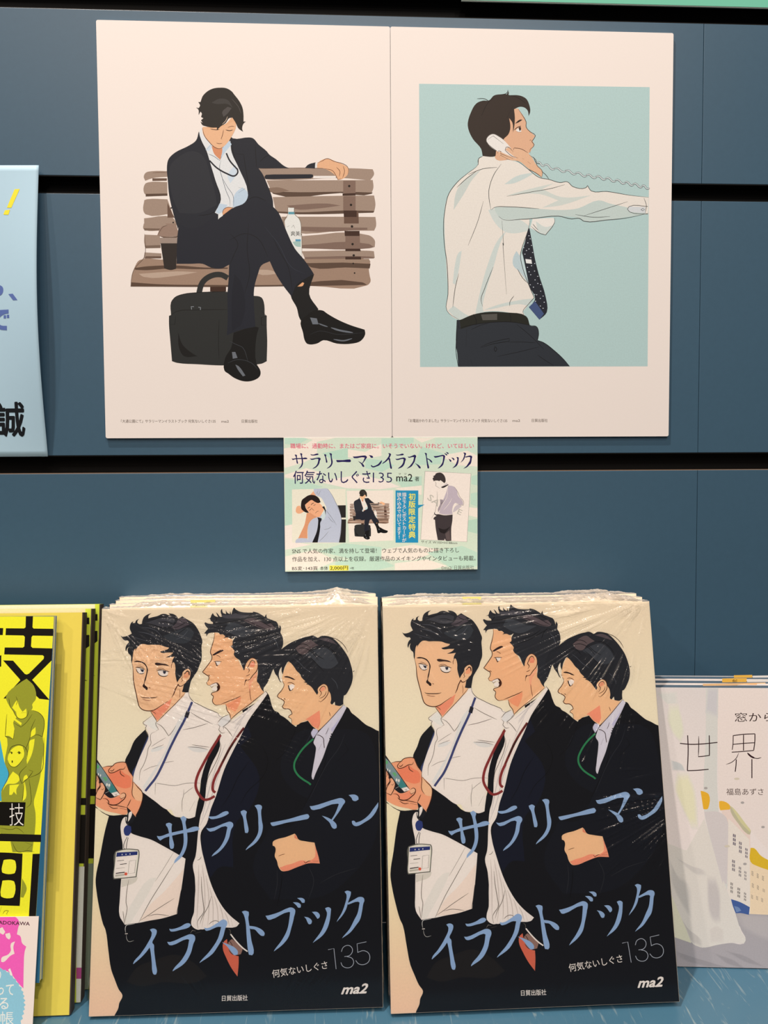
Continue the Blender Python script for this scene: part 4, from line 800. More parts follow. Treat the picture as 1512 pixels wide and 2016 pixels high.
PHONE_ART = r'''
F b9cfc9 l | R 16,47 R 1446,68 T 1433,886 T 22,890
# shirt
F efe2d4 | R 385,510 R 420,495 R 500,505 R 580,520 R 630,535 R 690,575 R 760,625 R 820,640 R 890,660 R 935,655 R 970,685 R 1050,690 R 1060,680 R 1085,712 R 1180,715 R 1320,738 R 1440,750 R 1437,855 R 1330,870 R 1180,892 R 1040,898 R 1010,882 R 880,868 R 700,885 R 700,930 R 665,1040 R 640,1110 T 655,180 T 640,200 T 655,260 T 690,370 T 730,460 T 690,510 T 660,545 T 675,580 T 560,550 T 440,545 T 350,565 T 268,598 T 190,540 T 195,440 T 185,260 T 172,0 R 178,800 R 200,730 R 260,650 R 320,600 R 380,550
F c9d2c9 | R 480,812 R 560,812 R 750,822 R 900,830 R 1000,820 R 1130,770 R 1200,790 R 1310,815 R 1435,855 R 1330,870 R 1180,892 R 1040,898 R 1010,882 R 880,868 R 700,882 R 540,890 R 505,870
F d5d7cc | R 560,740 R 700,700 R 850,665 R 780,700 R 900,750 R 1080,740 R 900,800 R 780,815 R 880,770 R 760,730
F cfd6ce | R 545,670 R 620,620 R 740,595 R 680,630 R 600,665
F cfd2c8 | R 260,690 R 330,620 R 400,580 R 340,650 R 300,720 R 230,830 R 240,740
F d5d9d0 | R 445,830 R 480,820 R 520,880 R 640,890 R 700,930 R 690,960 R 600,975 R 540,960 R 480,900
F d3d8cf | T 560,40 T 520,120 T 480,260 T 430,420 T 410,520 T 420,560 T 365,555 T 400,400 T 440,260 T 500,110
F d3d8cf | T 280,170 T 260,300 T 240,380 T 225,370 T 240,250 T 262,180
F d3d8cf | T 195,540 T 230,510 T 300,560 T 330,575 T 268,598
F d3d8cf | T 420,535 T 520,500 T 640,475 T 720,465 T 690,510 T 640,500 T 560,510 T 470,530
F c3d0d0 | T 640,200 T 650,180 T 655,260 T 690,370 T 640,300 T 600,260 T 600,210 T 620,170
F d9d8d6 l | R 1320,808 R 1420,812 R 1418,850 R 1325,842 R 1308,825
F f1e6da | R 720,885 R 850,878 R 858,905 R 800,983 R 760,970 R 705,940
F d5d9d0 | R 740,900 R 800,935 R 845,925 R 800,980 R 760,970
F c9d8d6 | T 655,190 T 680,300 T 700,380 T 690,370 T 655,260 T 645,210
S 454744 1.3 | R 385,515 R 380,550 R 320,600 R 260,650 R 200,730 R 178,820 T 168,0 T 172,120 T 190,260 T 195,440 T 188,540 T 268,600
S 454744 1.3 | R 410,497 R 385,512 R 383,550
S 454744 1.0 | R 420,493 R 470,490 R 540,512
S 454744 1.2 | R 530,515 R 620,525 R 690,575 R 760,628 R 820,640 R 890,660 R 935,655 R 970,685 R 1050,692 R 1060,678 R 1085,712 R 1180,715 R 1320,738 R 1440,752
S 454744 1.1 | R 525,545 R 480,610 R 450,700 R 450,760 R 462,830
S 454744 1.1 | R 320,610 R 410,575 R 500,565
S 454744 1.1 | R 250,690 R 310,635 R 370,590
S 454744 1.2 | R 465,830 R 480,815 R 560,810 R 760,822
S 454744 1.4 | R 510,870 R 540,890 R 640,888 R 700,885 R 880,868 R 960,885 R 1010,882 R 1040,900 R 1180,892 R 1300,880 R 1437,850
S 454744 1.0 | R 560,745 R 700,720 R 840,695 R 920,672
S 454744 1.0 | R 985,858 R 1100,875 R 1200,870
S 454744 0.9 | R 1040,865 R 1180,820 R 1310,778
S 454744 1.0 | R 1410,755 R 1425,800 R 1418,850
S 454744 1.0 u | R 1435,808 R 1320,808 R 1308,825 R 1325,843 R 1435,855
S 454744 0.9 u | R 1392,828 R 1403,820 R 1415,828 R 1403,835 R 1392,828
S 454744 0.9 | R 415,775 R 380,900 R 320,1050
S 454744 0.9 | R 530,895 R 540,1050 T 535,120 T 558,440
S 454744 1.1 | T 262,310 T 240,400 T 225,520
S 454744 1.1 | T 475,270 T 420,410 T 400,470 T 410,515
S 454744 1.1 | T 605,448 T 580,485 T 578,512
S 454744 1.2 | R 705,895 R 690,960 R 650,1080 T 645,200 T 660,280 T 700,390 T 730,460 T 690,505 T 660,545 T 678,590
S 454744 1.1 | T 625,280 T 660,340 T 690,370
S 454744 1.2 | R 710,930 R 760,972 R 800,985 R 855,910 R 858,880
S 454744 1.0 | R 720,915 R 740,940 R 755,955
# tie
F 23262f | R 693,950 R 700,940 R 720,1050 R 735,1134 T 760,320 T 800,450 T 808,550 T 762,597 T 697,520 T 720,495 T 735,465 T 700,390 T 685,320 T 660,200 T 655,180 R 670,1040
F 44557c | T 735,482 T 790,560 T 762,597 T 697,518
F eee8e2 l | T 675,220 T 712,224 T 716,250 T 680,246
S 0d0f14 1.0 | T 725,225 T 745,310 T 790,450
S 0d0f14 1.2 | T 735,340 T 700,375
D d9dbe0 1.1 0.8 | T 697,76 T 690,120 T 713,136 T 682,168 T 697,158 T 672,190 T 720,180 T 708,212 T 665,150 T 705,95
D d9dbe0 1.1 0.8 | T 688,272 T 713,262 T 732,295 T 698,300 T 752,328 T 708,318 T 735,350 T 752,372 T 770,378 T 705,380 T 725,395 T 770,420 T 745,442 T 733,440
D d9dbe0 1.1 0.8 | T 768,465 T 785,450 T 792,488 T 738,482 T 768,512 T 785,526 T 712,495 T 733,248
# belt and trousers
F 2d3137 | T 250,598 T 268,598 T 350,565 T 450,550 T 560,552 T 680,578 T 705,632 T 745,640 T 757,680 T 750,725 T 790,740 T 850,785 T 910,840 T 950,886 T 258,888 T 252,800 T 245,760
F 23241e | T 268,600 T 350,565 T 450,548 T 560,552 T 680,575 T 703,632 T 600,612 T 480,610 T 370,625 T 275,655
F 57534c | T 400,565 T 500,560 T 500,598 T 410,600
S 0f1114 1.2 | T 352,562 T 370,600 T 368,632
S 0f1114 1.2 | T 578,558 T 585,590 T 582,612
S 0f1114 1.3 | T 255,600 T 262,650 T 350,628 T 480,612 T 600,612 T 705,632
S 0f1114 1.3 | T 250,600 T 248,700 T 245,790 T 258,886
S 0f1114 1.1 | T 395,768 T 450,742 T 575,712 T 575,730 T 470,748 T 400,770
S 0f1114 1.2 u | T 488,762 T 482,780 T 490,795 T 498,780 T 490,765
S 0f1114 1.3 | T 705,632 T 745,640 T 757,680 T 750,725 T 790,740 T 850,785 T 910,840 T 950,886
S 14161a 0.9 | T 340,658 T 400,630 T 450,618
S 14161a 0.9 | T 620,625 T 700,690 T 790,780
S 14161a 0.9 | T 570,735 T 660,735 T 740,740
S 14161a 0.9 | T 500,825 T 640,795 T 760,765
S 14161a 0.9 | T 750,815 T 800,850 T 850,880
S 14161a 0.9 | T 310,655 T 308,760
S 14161a 0.9 | T 335,845 T 350,886
# head, hand, telephone
F e5b08c | R 575,240 R 600,205 R 630,200 R 680,280 R 680,310 R 700,340 R 735,370 R 720,400 R 730,425 R 715,450 R 705,470 R 690,480 R 560,500 R 500,500 R 500,440 R 540,380 R 560,330
F e5b08c | R 490,470 R 500,440 R 560,520 R 500,520 R 485,500
S 4a3328 1.2 | R 632,205 R 655,240 R 680,285 R 680,315 R 705,345 R 735,365 R 735,375 R 715,405 R 730,425 R 722,440 R 705,455 R 705,478
S 4a3328 1.0 | R 700,400 R 708,394 R 712,402
F 241c18 | R 610,295 R 640,270 R 658,270 R 630,288
S 3a2820 1.5 | R 605,335 R 625,318 R 648,308
F f0e6dc | R 615,335 R 645,312 R 650,345 R 630,345
F 3a2820 | R 632,320 R 645,312 R 648,330 R 640,342
S 7a5848 0.9 | R 620,345 R 650,348
F 352a24 | R 410,495 R 400,450 R 350,390 R 322,330 R 318,290 R 335,230 R 370,170 R 410,152 R 450,150 R 480,120 R 530,112 R 560,112 R 568,95 R 560,80 R 572,100 R 570,118 R 640,120 R 680,140 R 700,180 R 705,220 R 695,248 R 690,215 R 670,195 R 640,190 R 605,205 R 610,260 R 605,320 R 598,350 R 595,290 R 575,260 R 582,320 R 570,360 R 545,385 R 500,440 R 490,495 R 470,500
S 191411 1.0 | R 480,130 R 440,170 R 400,250
S 191411 1.0 | R 560,115 R 620,130 R 680,170
S 191411 1.0 | R 600,180 R 560,260
S 191411 1.2 | R 450,155 R 420,140 R 375,140
S 191411 1.2 | R 520,115 R 560,105 R 568,85
F f1e6dc | R 435,385 R 470,358 R 510,375 R 545,400 R 625,500 R 620,510 R 560,490 R 500,465 R 435,410
S 5a534c 1.1 | R 500,465 R 435,408 R 435,385 R 470,358 R 515,375 R 548,400
S 5a534c 0.9 | R 440,395 R 475,370 R 540,420
F e9b792 | R 600,450 R 650,450 R 690,475 R 720,510 R 740,545 R 780,590 R 775,628 R 740,600 R 690,570 R 640,530 R 580,520 R 510,500 R 515,465 R 545,480 R 620,510 R 550,455 R 570,440 R 600,455
S 5a3b2c 1.1 | R 700,490 R 740,520 R 745,550 R 780,590 R 778,625
S 5a3b2c 1.1 | R 690,575 R 740,600 R 778,628
S 5a3b2c 1.1 | R 630,508 R 590,495 R 550,460 R 555,440 R 570,440 R 600,470
S 5a3b2c 1.1 | R 600,460 R 605,445 R 650,452 R 690,475
S 5a3b2c 1.1 | R 500,480 R 510,462 R 525,468 R 520,480 R 600,512
S 5a3b2c 1.0 | R 515,500 R 520,490 R 580,520
S 5a3b2c 0.9 | R 655,510 R 668,515
S 5a3b2c 0.9 | R 690,530 R 708,545
S 454744 1.1 | R 775,590 R 800,610 R 822,640
S 454744 1.1 | R 725,500 R 745,540 R 770,545
'''

# ---------------------------------------------------------------- artwork of the small card
CARD_ART = r'''
F e9dfc9 l | U 0,130 U 180,100 U 250,60 U 280,65 U 280,180 U 180,230 U 40,270
F b9d2bb l | U 40,45 U 230,45 U 130,100 U 40,90
F e9dfc9 l | U 180,45 U 420,45 U 280,75 U 250,60
F b4d0b8 l | U 320,160 U 510,120 U 510,210 U 380,200
F e9dfc9 l | U 510,130 U 640,150 U 760,90 U 760,180 U 640,200 U 510,190
F b9d2bb l | U 760,50 U 1000,45 U 1000,80 U 880,120 U 760,100
F e9dfc9 l | U 1000,45 U 1160,45 U 1060,80
F c5d6c0 l | U 1160,50 U 1477,48 U 1477,150 U 1300,170 U 1160,120
F b9d2bb l | U 1060,110 U 1220,160 U 1200,240 U 1000,250
F e9dfc9 l | U 1200,180 U 1400,140 U 1477,180 U 1477,260 U 1330,250
F e9dfc9 l | U 40,320 U 200,270 U 300,300 U 250,360 U 40,340
F b9d2bb l | U 40,350 U 180,370 U 330,410 U 200,440 U 40,430
F b6d1ba l | U 640,200 U 760,210 U 860,250 U 760,300 U 640,270
F efe0cc l | U 280,370 U 600,320 U 780,360 U 900,410 U 740,430 U 500,420
F b9d2bb l | U 860,350 U 1060,330 U 1060,410 U 920,420
F e9dfc9 l | U 860,420 U 1060,400 U 1060,470 U 900,440
F b9d2bb l | U 1430,330 U 1477,320 U 1477,400 U 1430,390
F b9d2bb l | U 1425,460 U 1477,450 U 1477,560 U 1425,540
F e9dfc9 l | U 1400,560 U 1477,570 U 1477,640 U 1400,620
F b3ceb6 l | U 1400,660 U 1477,650 U 1477,760 U 1395,740
F b9d2bb l | U 40,430 U 95,430 U 95,690 U 40,700
F ece1cc l | U 40,700 U 95,690 U 95,820 U 240,840 U 40,880
F b9d2bb l | U 480,830 U 760,860 U 760,1000 U 500,940 U 300,890
F e9dfc9 l | U 760,880 U 1000,840 U 1200,880 U 1000,960 U 760,950
F b9d2bb l | U 1100,900 U 1360,850 U 1477,900 U 1477,1000 U 1300,1030
F e9dfc9 l | U 40,930 U 260,880 U 420,960 U 250,1035 U 40,1030
F b9d2bb l | U 420,970 U 700,920 U 860,1000 U 700,1036 U 400,1037
F e9dfc9 l | U 860,980 U 1100,950 U 1250,1000 U 1100,1035 U 860,1035
F e3dcc4 | u 170,160 u 600,150 u 1400,150 u 1400,1370 u 1000,1390 u 180,1380
F f0e2ca | U 500,440 U 850,435 U 850,810 U 520,822
F f3ead6 | U 1085,293 U 1427,312 U 1397,820 U 1052,803
S 7d7c74 0.6 u l | U 1085,293 U 1427,312 U 1397,820 U 1052,803 U 1085,293
# tired man with his arms round his head
F 23201f l | u 1195,525 u 1405,520 u 1405,805 u 1280,805
F 23201f l | u 1290,845 u 1410,845 u 1400,1375 u 1250,1375
F e2a57c | u 260,620 u 290,545 u 350,530 u 400,600 u 460,660 u 330,715 u 265,680
F e2a57c | u 590,280 u 660,200 u 740,290 u 640,310
F b6bac6 | u 670,145 u 850,140 u 980,140 u 1050,220 u 1150,400 u 1230,560 u 1290,750 u 1305,900 u 1290,1150 u 1250,1375 u 540,1375 u 530,1100 u 545,960 u 640,840 u 740,790 u 900,700 u 960,600 u 900,450 u 840,350 u 720,290 u 670,200
F d4926a | u 510,700 u 650,680 u 760,790 u 640,840 u 560,940 u 530,1050 u 525,1280 u 310,1290 u 380,1140 u 460,960 u 490,820
F b6bac6 | u 250,1340 u 310,1285 u 520,1280 u 560,1375 u 255,1385
F e5a67d | u 470,500 u 540,430 u 640,390 u 760,440 u 840,510 u 900,620 u 860,700 u 800,790 u 740,785 u 600,700 u 520,640
F c5d0dc | u 860,750 u 905,640 u 950,700 u 900,860 u 820,820
F 211715 | u 385,600 u 380,480 u 400,400 u 460,350 u 560,290 u 680,290 u 780,350 u 830,450 u 770,470 u 690,440 u 620,400 u 540,450 u 470,510 u 490,590 u 560,690 u 500,690 u 430,650
F 15151a | u 750,795 u 850,820 u 850,860 u 820,920 u 820,1020 u 760,1375 u 635,1375 u 740,1120 u 770,920 u 770,850
F 15151a | u 860,560 u 910,540 u 945,640 u 940,760 u 920,640
S 35231c 1.0 | u 605,520 u 640,480 u 680,465
S 35231c 1.0 | u 530,600 u 560,570 u 590,560
S 35231c 0.8 | u 660,530 u 690,515 u 715,495
S 35231c 0.8 | u 560,645 u 590,625 u 620,590
S 35231c 0.6 | u 620,570 u 640,610 u 680,640
S 35231c 0.6 | u 700,710 u 740,670 u 790,650
S 50525c 0.6 | u 980,140 u 1080,270 u 1200,520 u 1290,750 u 1305,900 u 1250,1370
S 50525c 0.5 | u 940,620 u 1050,760 u 1190,970
S 50525c 0.5 | u 1000,780 u 1060,860 u 1130,920
S 50525c 0.5 | u 900,1080 u 1000,1060 u 1070,1015
S 50525c 0.6 | u 770,190 u 740,240 u 780,280 u 830,180
S 50525c 0.5 | u 790,1350 u 900,1250 u 1010,1120
# sketch of a man seen from behind
F efe3d3 | w 470,660 w 540,600 w 620,580 w 700,520 w 760,540 w 860,560 w 930,650 w 1000,800 w 1070,900 w 1080,980 w 900,1120 w 840,1160 w 820,1210 w 640,1215 w 500,1180 w 450,1180 w 380,1300 w 345,1290 w 420,1160 w 460,960 w 470,800
F b9aab0 | w 730,530 w 860,560 w 930,650 w 950,760 w 1060,900 w 1070,980 w 960,960 w 900,930 w 860,960 w 820,1100 w 830,1190 w 640,1200 w 520,1170 w 560,1000 w 640,800 w 700,640
F 9a8c90 | w 540,850 w 610,860 w 600,960 w 560,1040 w 500,1150 w 490,1080 w 540,960
F c2b5b6 | w 900,1000 w 1000,960 w 1040,1010 w 900,1120 w 840,1150 w 840,1120
F e8dccd | w 420,430 w 560,430 w 640,480 w 640,540 w 560,590 w 530,590 w 440,540 w 450,490
F cfc0ba | w 560,570 w 700,470 w 725,510 w 600,580
F 38302f | w 370,370 w 400,340 w 380,320 w 430,290 w 440,265 w 500,240 w 560,240 w 620,280 w 660,350 w 665,450 w 640,480 w 590,440 w 550,410 w 530,430 w 480,420 w 420,425 w 400,440 w 380,400
F 1e1a1a | w 560,570 w 730,505 w 735,520 w 600,590
F 3b3334 | w 410,1140 w 440,1190 w 500,1190 w 640,1215 w 830,1200 w 825,1330 w 800,1500 w 800,1800 w 680,1800 w 650,1750 w 640,1790 w 490,1785 w 440,1500 w 425,1320 w 390,1310 w 400,1270 w 460,1230 w 410,1190
F 1f1a1b | w 500,1500 w 640,1540 w 780,1470 w 690,1590 w 640,1640 w 540,1600
F 5a4c4a | w 660,1640 w 760,1560 w 780,1790 w 690,1790
S 5f5554 0.6 | w 470,660 w 480,780 w 460,960 w 420,1160 w 345,1280
S 5f5554 0.6 | w 430,430 w 450,490 w 440,540 w 540,600
S 5f5554 0.6 | w 640,830 w 620,900 w 560,960 w 600,860
S 4a4142 0.6 | w 860,560 w 930,650 w 1000,800 w 1080,900 w 1080,990 w 900,960
S efe6dc 0.7 | w 720,600 w 700,800 w 600,960 w 540,1080
S efe6dc 0.7 | w 820,820 w 740,960 w 620,1100
'''
def card_print():
    f = Frame((129.4, 297.0, -1.2), (1, 0, 0), (0, 1, 0))
    p = Print(f, (0.88, 0.76, 0.65), 0.22)
    p.fill([(540, 850), (960, 850), (960, 1140), (540, 1140)], 'ccd6be', smooth=False)
    p.art(CARD_ART)
    p.tf = lambda q: ((q[0] - 257) * .1716 + 684.3, (q[1] - 173) * .1704 + 963.9)
    p.art(BENCH_ART, True); p.art(SUIT_ART, True); p.tf = None
    # title in brush-serif katakana: the cover's letters set upright on one line
    polys = [l.split('|')[1] for l in TITLE.strip().splitlines() if l[0] == 'F']
    sets = [((0, 1, 2), 'j', 105, 342, 205, 440), ((3, 4), 'j', 375, 540, 210, 440), ((5, 6), 'j', 588, 718, 205, 440), ((7,), 'j', 770, 990, 298, 340),
            ((8, 9), 'j', 1018, 1230, 240, 412), ((10, 11), 'j', 1255, 1450, 235, 418), ((12,), 'k', 20, 165, 205, 440), ((13, 14), 'k', 215, 372, 212, 440),
            ((15, 16), 'k', 385, 592, 228, 440), ((17, 18), 'k', 650, 765, 200, 435), ((19, 20, 21), 'k', 785, 1008, 188, 438),
            ((22, 23, 24), 'k', 1003, 1160, 262, 432), ((25, 26), 'k', 1185, 1362, 195, 438)]
    for idx, rg, x0, x1, y0, y1 in sets:
        P = [[(x, y + 0.2 * x) for x, y in parse(polys[i])] for i in idx]
        if len(idx) == 1 and idx[0] == 7: P = [[(x, y + 0.02 * x) for x, y in P[0]]]
        xs = [q[0] for l in P for q in l]; ys = [q[1] for l in P for q in l]
        r = REG[rg]
        for l in P:
            p.fill([(r[0] + (x0 + (x - min(xs)) / (max(xs) - min(xs)) * (x1 - x0)) / r[2], r[1] + (y0 + (y - min(ys)) / (max(ys) - min(ys)) * (y1 - y0)) / r[2]) for x, y in l], '201a4e')
    p.text('職場に、通勤時に、またはご家庭に。いそうでいない。けれど、いてほしい', 'j 88,130 k 1385,128', 9.5, 'd8446a', 0.01)
    p.text('何気ないしぐさ', 'j 130,645 j 1280,640', 24, '201a4e', 0.012)
    p.text('135', 'j 1315,642 k 168,645', 25, '201a4e', -0.01)
    p.text('ma2', 'k 230,625 k 470,625', 18, '1c1b1c', 0.012)
    p.text('マ', 'k 262,528 k 298,528', 4.2, '35332f'); p.text('ツ', 'k 345,528 k 382,528', 4.2, '35332f')
    p.text('著', 'k 505,617 k 570,617', 8.5, '1c1b1c', 0.01)
    p.fill('U 865,437 U 1035,437 U 1034,545 U 1082,542 U 1034,570 U 1034,826 U 865,826', '2389b0', smooth=False)
    p.text('初版限定特典', 'U 988,455 U 988,795', 13.5, 'f0ea55', 0.018, vertical=True)
    p.text('描き下ろしポストカードが', 'U 930,452 U 930,822', 8.6, 'eef2f0', 0.015, vertical=True)
    p.text('挟み込みで付いてます！', 'U 892,452 U 892,802', 8.6, 'eef2f0', 0.015, vertical=True)
    p.text('サイズ W100×H148mm', 'U 1055,828 U 1325,838', 5.4, '4a463f')
    p.text('SA', 'U 1098,500 U 1178,560', 15, 'b9b2a4', 0.01); 
    p.text('E', 'U 1322,610 U 1350,622', 13, 'b9b2a4', 0.01)
    p.text('SNS で人気の作家、満を持して登場！ ウェブで人気のものに描き下ろし', 'U 95,905 U 1338,897', 9.2, '26241f', 0.006)
    p.text('作品を加え、130 点以上を収録。厳選作品のメイキングやインタビューも掲載。', 'U 95,965 U 1462,957', 9.2, '26241f', 0.006)
    p.text('B5変･143頁', 'U 95,1030 U 285,1029', 7.2, '26241f', 0.012); p.text('本体', 'U 303,1029 U 362,1028', 7.2, '26241f', 0.012)
    p.fill('U 372,996 U 515,996 U 515,1034 U 372,1035', 'efe552', smooth=False)
    p.text('2,000円', 'U 378,1028 U 510,1027', 8, '26241f', 0.014); p.text('+税', 'U 525,1024 U 555,1024', 4.6, '26241f', 0.01)
    p.text('©ma2/ 日貿出版社', 'U 1205,1026 U 1450,1022', 7.6, '4c4a43')
    return p

# ---------------------------------------------------------------- artwork of the yellow book, its paper band, the pale book, the poster
YELLOW_ART = r'''
F 1a1612 l | J 385,243 J 492,248 J 484,415 J 500,434 J 793,438 J 792,545 J 488,540 J 470,560 J 462,700 J 485,722 J 780,730 J 770,908 J 480,1198 J 738,1498 J 585,1480 J 400,1302 J 385,1295 J 370,1300 J 200,1478 J 50,1476 J 300,1205 J 295,1190 J 45,908 J 195,912 J 370,1110 J 400,1118 J 430,1105 J 650,885 J 655,850 J 635,832 J 62,820 J 70,716 J 340,718 J 362,700 J 370,560 J 350,538 J 82,533 J 88,430 J 360,432 J 380,415
F 1a1612 l | J -340,425 J 48,427 J 42,532 J -345,530
F 1a1612 l | J -200,240 J -95,240 J -130,1100 J -150,1480 J -300,1478 J -290,1380 J -240,1370
F 1a1612 l | J -330,940 J 20,830 J 18,1000 J -330,1090
# figures in olive tint
F 97962e | K 75,70 K 250,-100 K 330,-150 K 420,-60 K 445,100 K 400,170 K 405,210 K 390,240 K 480,270 K 540,340 K 550,420 K 530,560 K 545,700 K 520,900 K 500,1060 K 450,1260 K 420,1380 K 440,1512 L 440,300 L 400,640 L 150,640 L 80,500 L 0,400 L 0,20 K 30,1512 K 20,1230 K 60,1160 K 100,1040 K 60,900 K 90,600 K 65,560 K 110,560 K 165,600 K 180,480 K 165,390 K 210,320 K 145,230 K 100,160
F f2e92f | K 150,210 K 190,140 K 215,110 K 240,200 K 280,260 K 325,220 K 330,260 K 320,330 K 270,350 K 220,330 K 195,260
F f2e92f | K 85,290 K 150,250 K 180,330 K 270,400 K 260,430 K 170,360 K 160,410 K 110,360 K 100,470 K 75,560 K 70,470
F f2e92f | K 440,450 K 435,540 K 375,580 K 390,500
F f2e92f | K 430,595 K 420,680 K 390,800 K 335,910 K 330,820 K 360,720 K 370,620
F f2e92f | K 110,780 K 150,720 K 230,680 K 280,690 K 300,760 K 290,830 K 240,900 K 170,945 K 120,920 K 95,860
F f2e92f | K 120,1060 K 160,1000 K 240,1070 K 240,1110 K 190,1150 K 90,1160 K 30,1240 K 60,1160
F f2e92f | K 120,1170 K 240,1160 K 205,1220 K 205,1290 K 170,1250 K 145,1290 K 115,1290
F f2e92f | K 300,1110 K 350,1080 K 330,1040 K 300,1060 K 290,1180 K 290,1300 K 280,1370 K 320,1330 K 320,1200
F 46a9c4 | K 0,600 K 30,760 K 60,900 K 110,1040 K 90,1120 K 20,1230 K 20,1370 K -300,1370 K -300,700
S 4f4c16 1.0 | K 110,90 K 130,200 K 150,230
S 4f4c16 1.0 | K 200,70 K 215,130 K 200,180
S 4f4c16 1.0 | K 170,255 K 205,265
S 4f4c16 1.0 | K 265,275 K 320,268
S 4f4c16 1.2 | K 150,215 K 205,320 K 260,350 K 330,320 K 360,240
S 4f4c16 1.2 | K 85,290 K 75,420 K 65,565 K 165,598 K 180,480
S 4f4c16 1.2 | K 400,240 K 480,270 K 540,340 K 550,420 K 525,570 K 460,545 K 370,585
S 4f4c16 1.0 | K 165,395 K 260,450 K 330,390 K 400,290
S 4f4c16 1.0 | K 440,350 K 390,460 K 370,590 K 300,760
S 4f4c16 1.2 | K 545,580 K 540,800 K 510,1000 K 360,1080
S 4f4c16 1.2 | K 105,780 K 140,700 K 240,670 K 310,700 K 340,760 K 330,850
S 4f4c16 1.0 | K 95,860 K 130,930 K 190,945 K 260,880 K 290,830
S 3a3812 1.4 | K 115,775 K 130,755 K 158,765
F 4a4714 | K 132,762 K 152,758 K 155,778 K 140,785
S 3a3812 1.5 | K 210,772 K 235,752 K 265,775
F 4a4714 | K 222,762 K 248,758 K 252,780 K 232,785
D 3a3812 1.3 2.6 | K 152,878
S 4f4c16 1.1 | K 90,950 K 110,1040 K 60,1160 K 20,1240
S 4f4c16 1.2 | K 330,930 K 240,1040 K 270,1150 K 350,1080 K 410,1000 K 360,980
S 4f4c16 1.0 | K 300,1110 K 290,1250 K 275,1370
S 4f4c16 1.0 | K 360,1090 K 380,1250 K 380,1400 K 330,1450
S 4f4c16 1.0 | L 0,340 L 150,360 L 200,340 L 260,370 L 300,410
S 4f4c16 1.0 | L 150,510 L 190,600 L 230,640 L 340,620 L 430,640
S 4f4c16 1.0 | L 310,520 L 400,550 L 330,610
F 15120e l | L -200,14 L 318,22 L 298,318 L -200,300
# bottom glyph
F f2e92f l | L -60,410 L 40,500 L 130,505 L 155,640 L 285,660 L 400,660 L 395,1430 L -60,1420
F 1a1612 l | L -400,400 L 510,424 L 508,515 L -400,495
F 1a1612 | L -400,640 L 60,645 L 280,658 L 268,940 L 245,1308 L -400,1290
F 1a1612 l | L 405,662 L 493,660 L 445,1440 L 358,1435
F f2e92f | L 45,740 L 60,735 L 180,742 L 190,755 L 185,895 L 172,905 L 38,898 L 25,885
F f2e92f | L 30,995 L 45,992 L 165,998 L 178,1010 L 168,1195 L 155,1205 L 20,1195 L 10,1180
F f2e92f | L -160,735 L -60,738 L -65,895 L -165,892
F 97962e | L 275,965 L 332,1090 L 290,1205 L 255,1200
S 4f4c16 1.0 | L 0,1380 L 20,1310
S 4f4c16 1.0 | L 35,1410 L 60,1370 L 105,1365 L 80,1410 L 95,1420
'''
BAND_ART = r'''
F f65fb0 | M -200,200 M -20,180 M 120,170 M 200,190 M 240,260 M 225,320 M 210,400 M 250,420 M 275,510 M 325,552 M 305,620 M 295,800 M 290,1070 M 230,1010 M 100,860 M -200,840
F f6dccb | M 65,395 M 120,380 M 132,430 M 115,465 M 80,440
F f6dccb | M 130,545 M 140,510 M 185,488 M 165,560 M 180,640 M 130,665 M 40,745 M 15,740 M 20,690 M 100,650 M 135,600
F f6dccb | M -10,330 M 30,310 M 65,370 M 40,405 M 0,380
F 92c2cd l | M -250,820 M 0,810 M 45,845 M 70,838 M 80,868 M 115,870 M 125,905 M 155,915 M 165,945 M 200,960 M 200,990 M 235,1010 M 235,1040 M 270,1060 M 262,1090 M 292,1115 M 282,1140 M 305,1165 M 288,1190 M 315,1220 M 292,1245 M 318,1275 M 295,1300 M 310,1330 M 285,1350 M 300,1385 M 270,1410 M 285,1445 M 255,1470 M 262,1512 M 200,1700 M -250,1700
F f3ead9 | M 100,840 M 125,820 M 155,900 M 140,915 M 120,870
'''
